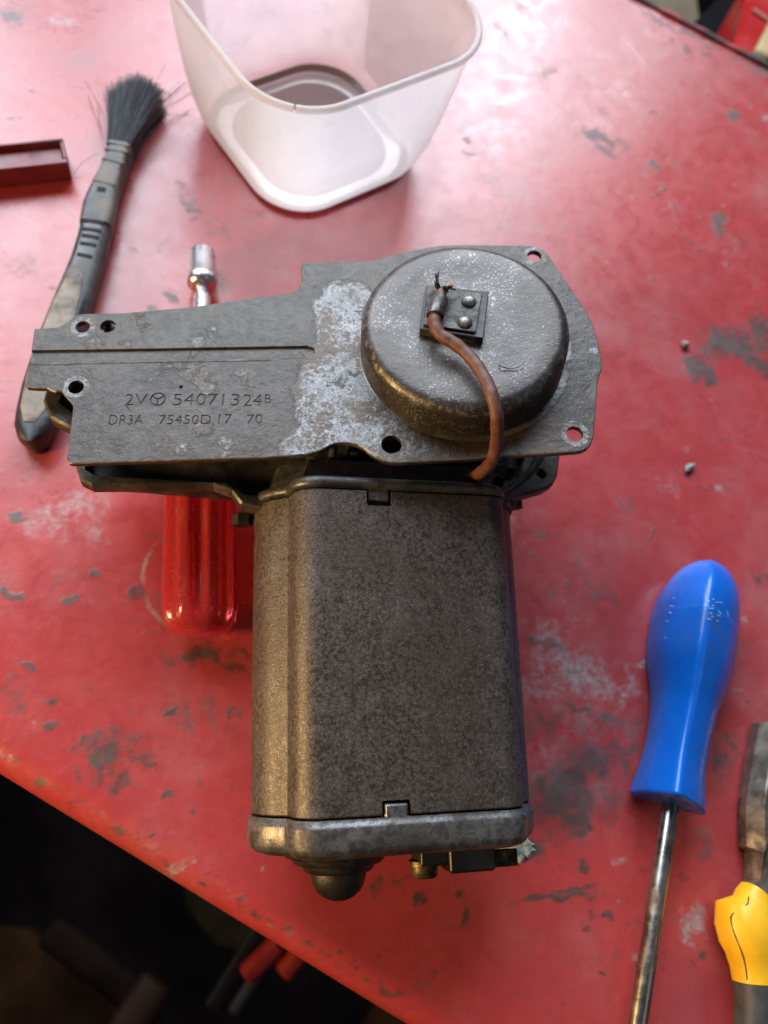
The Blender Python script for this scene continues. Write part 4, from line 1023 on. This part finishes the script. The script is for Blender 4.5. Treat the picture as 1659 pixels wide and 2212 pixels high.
# ------------------------------------------------------------------ crumbs on the bench
def pebble(name, px, py, r, col, label, sq=(1, .8, .7), seed=1):
    bm = bmesh.new(); bmesh.ops.create_icosphere(bm, subdivisions=3, radius=1)
    rg = random.Random(seed); c = P(px, py, 0)
    ph = [rg.uniform(0, 6) for _ in range(6)]
    vs = []; fs = [[v.index for v in f.verts] for f in bm.faces]
    for v in bm.verts:
        k = 1+.12*math.sin(3*v.co.x+ph[0])+.10*math.sin(4*v.co.y+ph[1])+.1*math.sin(5*v.co.z+ph[2])+.05*math.sin(9*v.co.x+7*v.co.y+ph[3])
        q = np.array(v.co)*k*r*np.array(sq); vs.append(c+V(q[0]*.8-q[1]*.6, q[0]*.6+q[1]*.8, q[2]+r*sq[2]*.85))
    bm.free()
    return tag(make(name, vs, fs, simple(name+' surface', col, .7, 0, .3, 700, .6), None, True), label, 'pebble')
pebble('pebble', 1477, 748, 1.7, (.30, .25, .18), 'small beige crumb beside the dark oil stain', (1, .95, .9), 3)
pebble('pebble', 1487, 1012, 2.0, (.26, .24, .25), 'small grey metal nugget on clean red paint', (1.25, .7, .65), 9)
# flake of peeling green-white paint beside the nose of the motor
fc = P(1112, 1832, 0); rg = random.Random(4); fl_v = []
for ring_r, z in ((1.0, .15), (.82, .9), (.45, 1.1)):
    fl_v.append([fc+V(6.2*ring_r*math.cos(a*math.pi/14)*(1+.16*math.sin(a*1.7)), 4.2*ring_r*math.sin(a*math.pi/14)*(1+.2*math.sin(a*2.3+1)), z+.35*math.sin(a*1.9+ring_r*5)) for a in range(28)])
tag(MB().add(*loft(fl_v)).make('paint_flake', simple('green-white flaking paint', (.20, .26, .20), .6, 0, .5, 900, .8, (.42, .43, .36), .55), None, True, 25), 'green-white paint flake under the motor end cap', 'paint flake')
q = P(1106, 1844, 2.2)
tag(MB().add(*lathe(Frame(q+V(0, 0, -1.0), V(1, 0, 0), V(0, 1, 0), EZ), [(.8, -.8), (1.1, 0), (.8, .8), (.2, 1.1)], 16)).make('plastic_bead', red_grip, None, True), 'tiny bright red bead on the green-white flake', 'bead')

# ------------------------------------------------------------------ clutter below the front edge and behind the far edge
def slab(name, pts, z, th, mat, label, cat):
    po = [tuple(P(*q, z)[:2]) for q in pts]
    return tag(MB().add(*prism(WORLD, po, z-th, z, 2)).make(name, mat, None), label, cat)
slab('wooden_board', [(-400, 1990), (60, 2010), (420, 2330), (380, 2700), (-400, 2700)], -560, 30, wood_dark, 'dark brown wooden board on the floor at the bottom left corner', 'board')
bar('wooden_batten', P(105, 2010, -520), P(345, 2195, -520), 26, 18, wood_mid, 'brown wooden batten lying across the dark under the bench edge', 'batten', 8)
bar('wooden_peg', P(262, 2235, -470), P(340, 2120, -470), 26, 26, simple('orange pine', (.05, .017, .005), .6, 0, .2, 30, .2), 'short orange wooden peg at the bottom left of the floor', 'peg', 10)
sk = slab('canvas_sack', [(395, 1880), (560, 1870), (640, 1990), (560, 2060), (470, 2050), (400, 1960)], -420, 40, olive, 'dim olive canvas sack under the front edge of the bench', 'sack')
cutter = thing('bolt_cutter', 'tool with two bright red grips poking out below the bench edge', 'bolt cutter', P(570, 2090, -300))
bar('grip', P(528, 2110, -240), P(605, 2035, -240), 12, 12, red_grip, r=7, parent=cutter)
bar('grip', P(608, 2105, -240), P(680, 2020, -240), 12, 12, red_grip, r=7, parent=cutter)
bar('arm', P(600, 2040, -241), P(700, 1940, -241), 9, 9, leg_mat, r=3, parent=cutter)
bar('arm', P(676, 2025, -241), P(760, 1925, -241), 9, 9, leg_mat, r=3, parent=cutter)
bar('steel_bar', P(455, 2180, -380), P(590, 1960, -380), 12, 12, simple('dull bar steel', (.015, .012, .01), .5, .5, .3, 40, .2), 'dull steel bar slanting up beside the red grips', 'bar', 3)
bar('steel_bar', P(500, 2190, -360), P(640, 1975, -360), 8, 8, leg_mat, 'thin black bar nearest the red grips under the bench', 'bar', 3)
slab('floor_plank', [(760, 2260), (840, 2130), (1000, 2200), (1100, 2400), (760, 2400)], -500, 20, wood_dark, 'brown plank end on the floor below the bottom centre of the edge', 'plank')
# behind the far edge
slab('black_bag', [(1505, 40), (1590, -40), (1640, -40), (1590, 120), (1540, 130)], -130, 60, black_stuff, 'black cloth bag behind the far bench edge', 'bag')
slab('beige_box', [(1380, -60), (1500, -60), (1520, 90), (1400, 40)], -200, 60, simple('beige card', (.10, .075, .04), .8, 0, .3, 20, .2), 'beige cardboard box behind the far edge of the bench', 'box')
can = thing('red_can', 'red painted metal can behind the far right bench edge', 'can', P(1640, 60, -140))
po = [tuple(P(*q, -70)[:2]) for q in ((1585, 110), (1632, -70), (1760, -40), (1720, 170))]
body_c = MB().add(*prism(WORLD, po, -250, -70, 4)).make('can_body', simple('red can paint', (.36, .008, .008), .3, 0, .15, 20, .1), can)
bar('can_seam', P(1625, 20, -69), P(1672, 52, -69), 2.5, 2.0, simple('bare seam', (.5, .2, .15), .35, .5), parent=can, r=.8)
bar('pale_batten', P(1640, 130, -60), P(1690, 30, -60), 11, 8, simple('pale slat wood', (.34, .25, .12), .7, 0, .2, 40, .2), 'pale wooden slat leaning behind the far right corner', 'slat', 2)
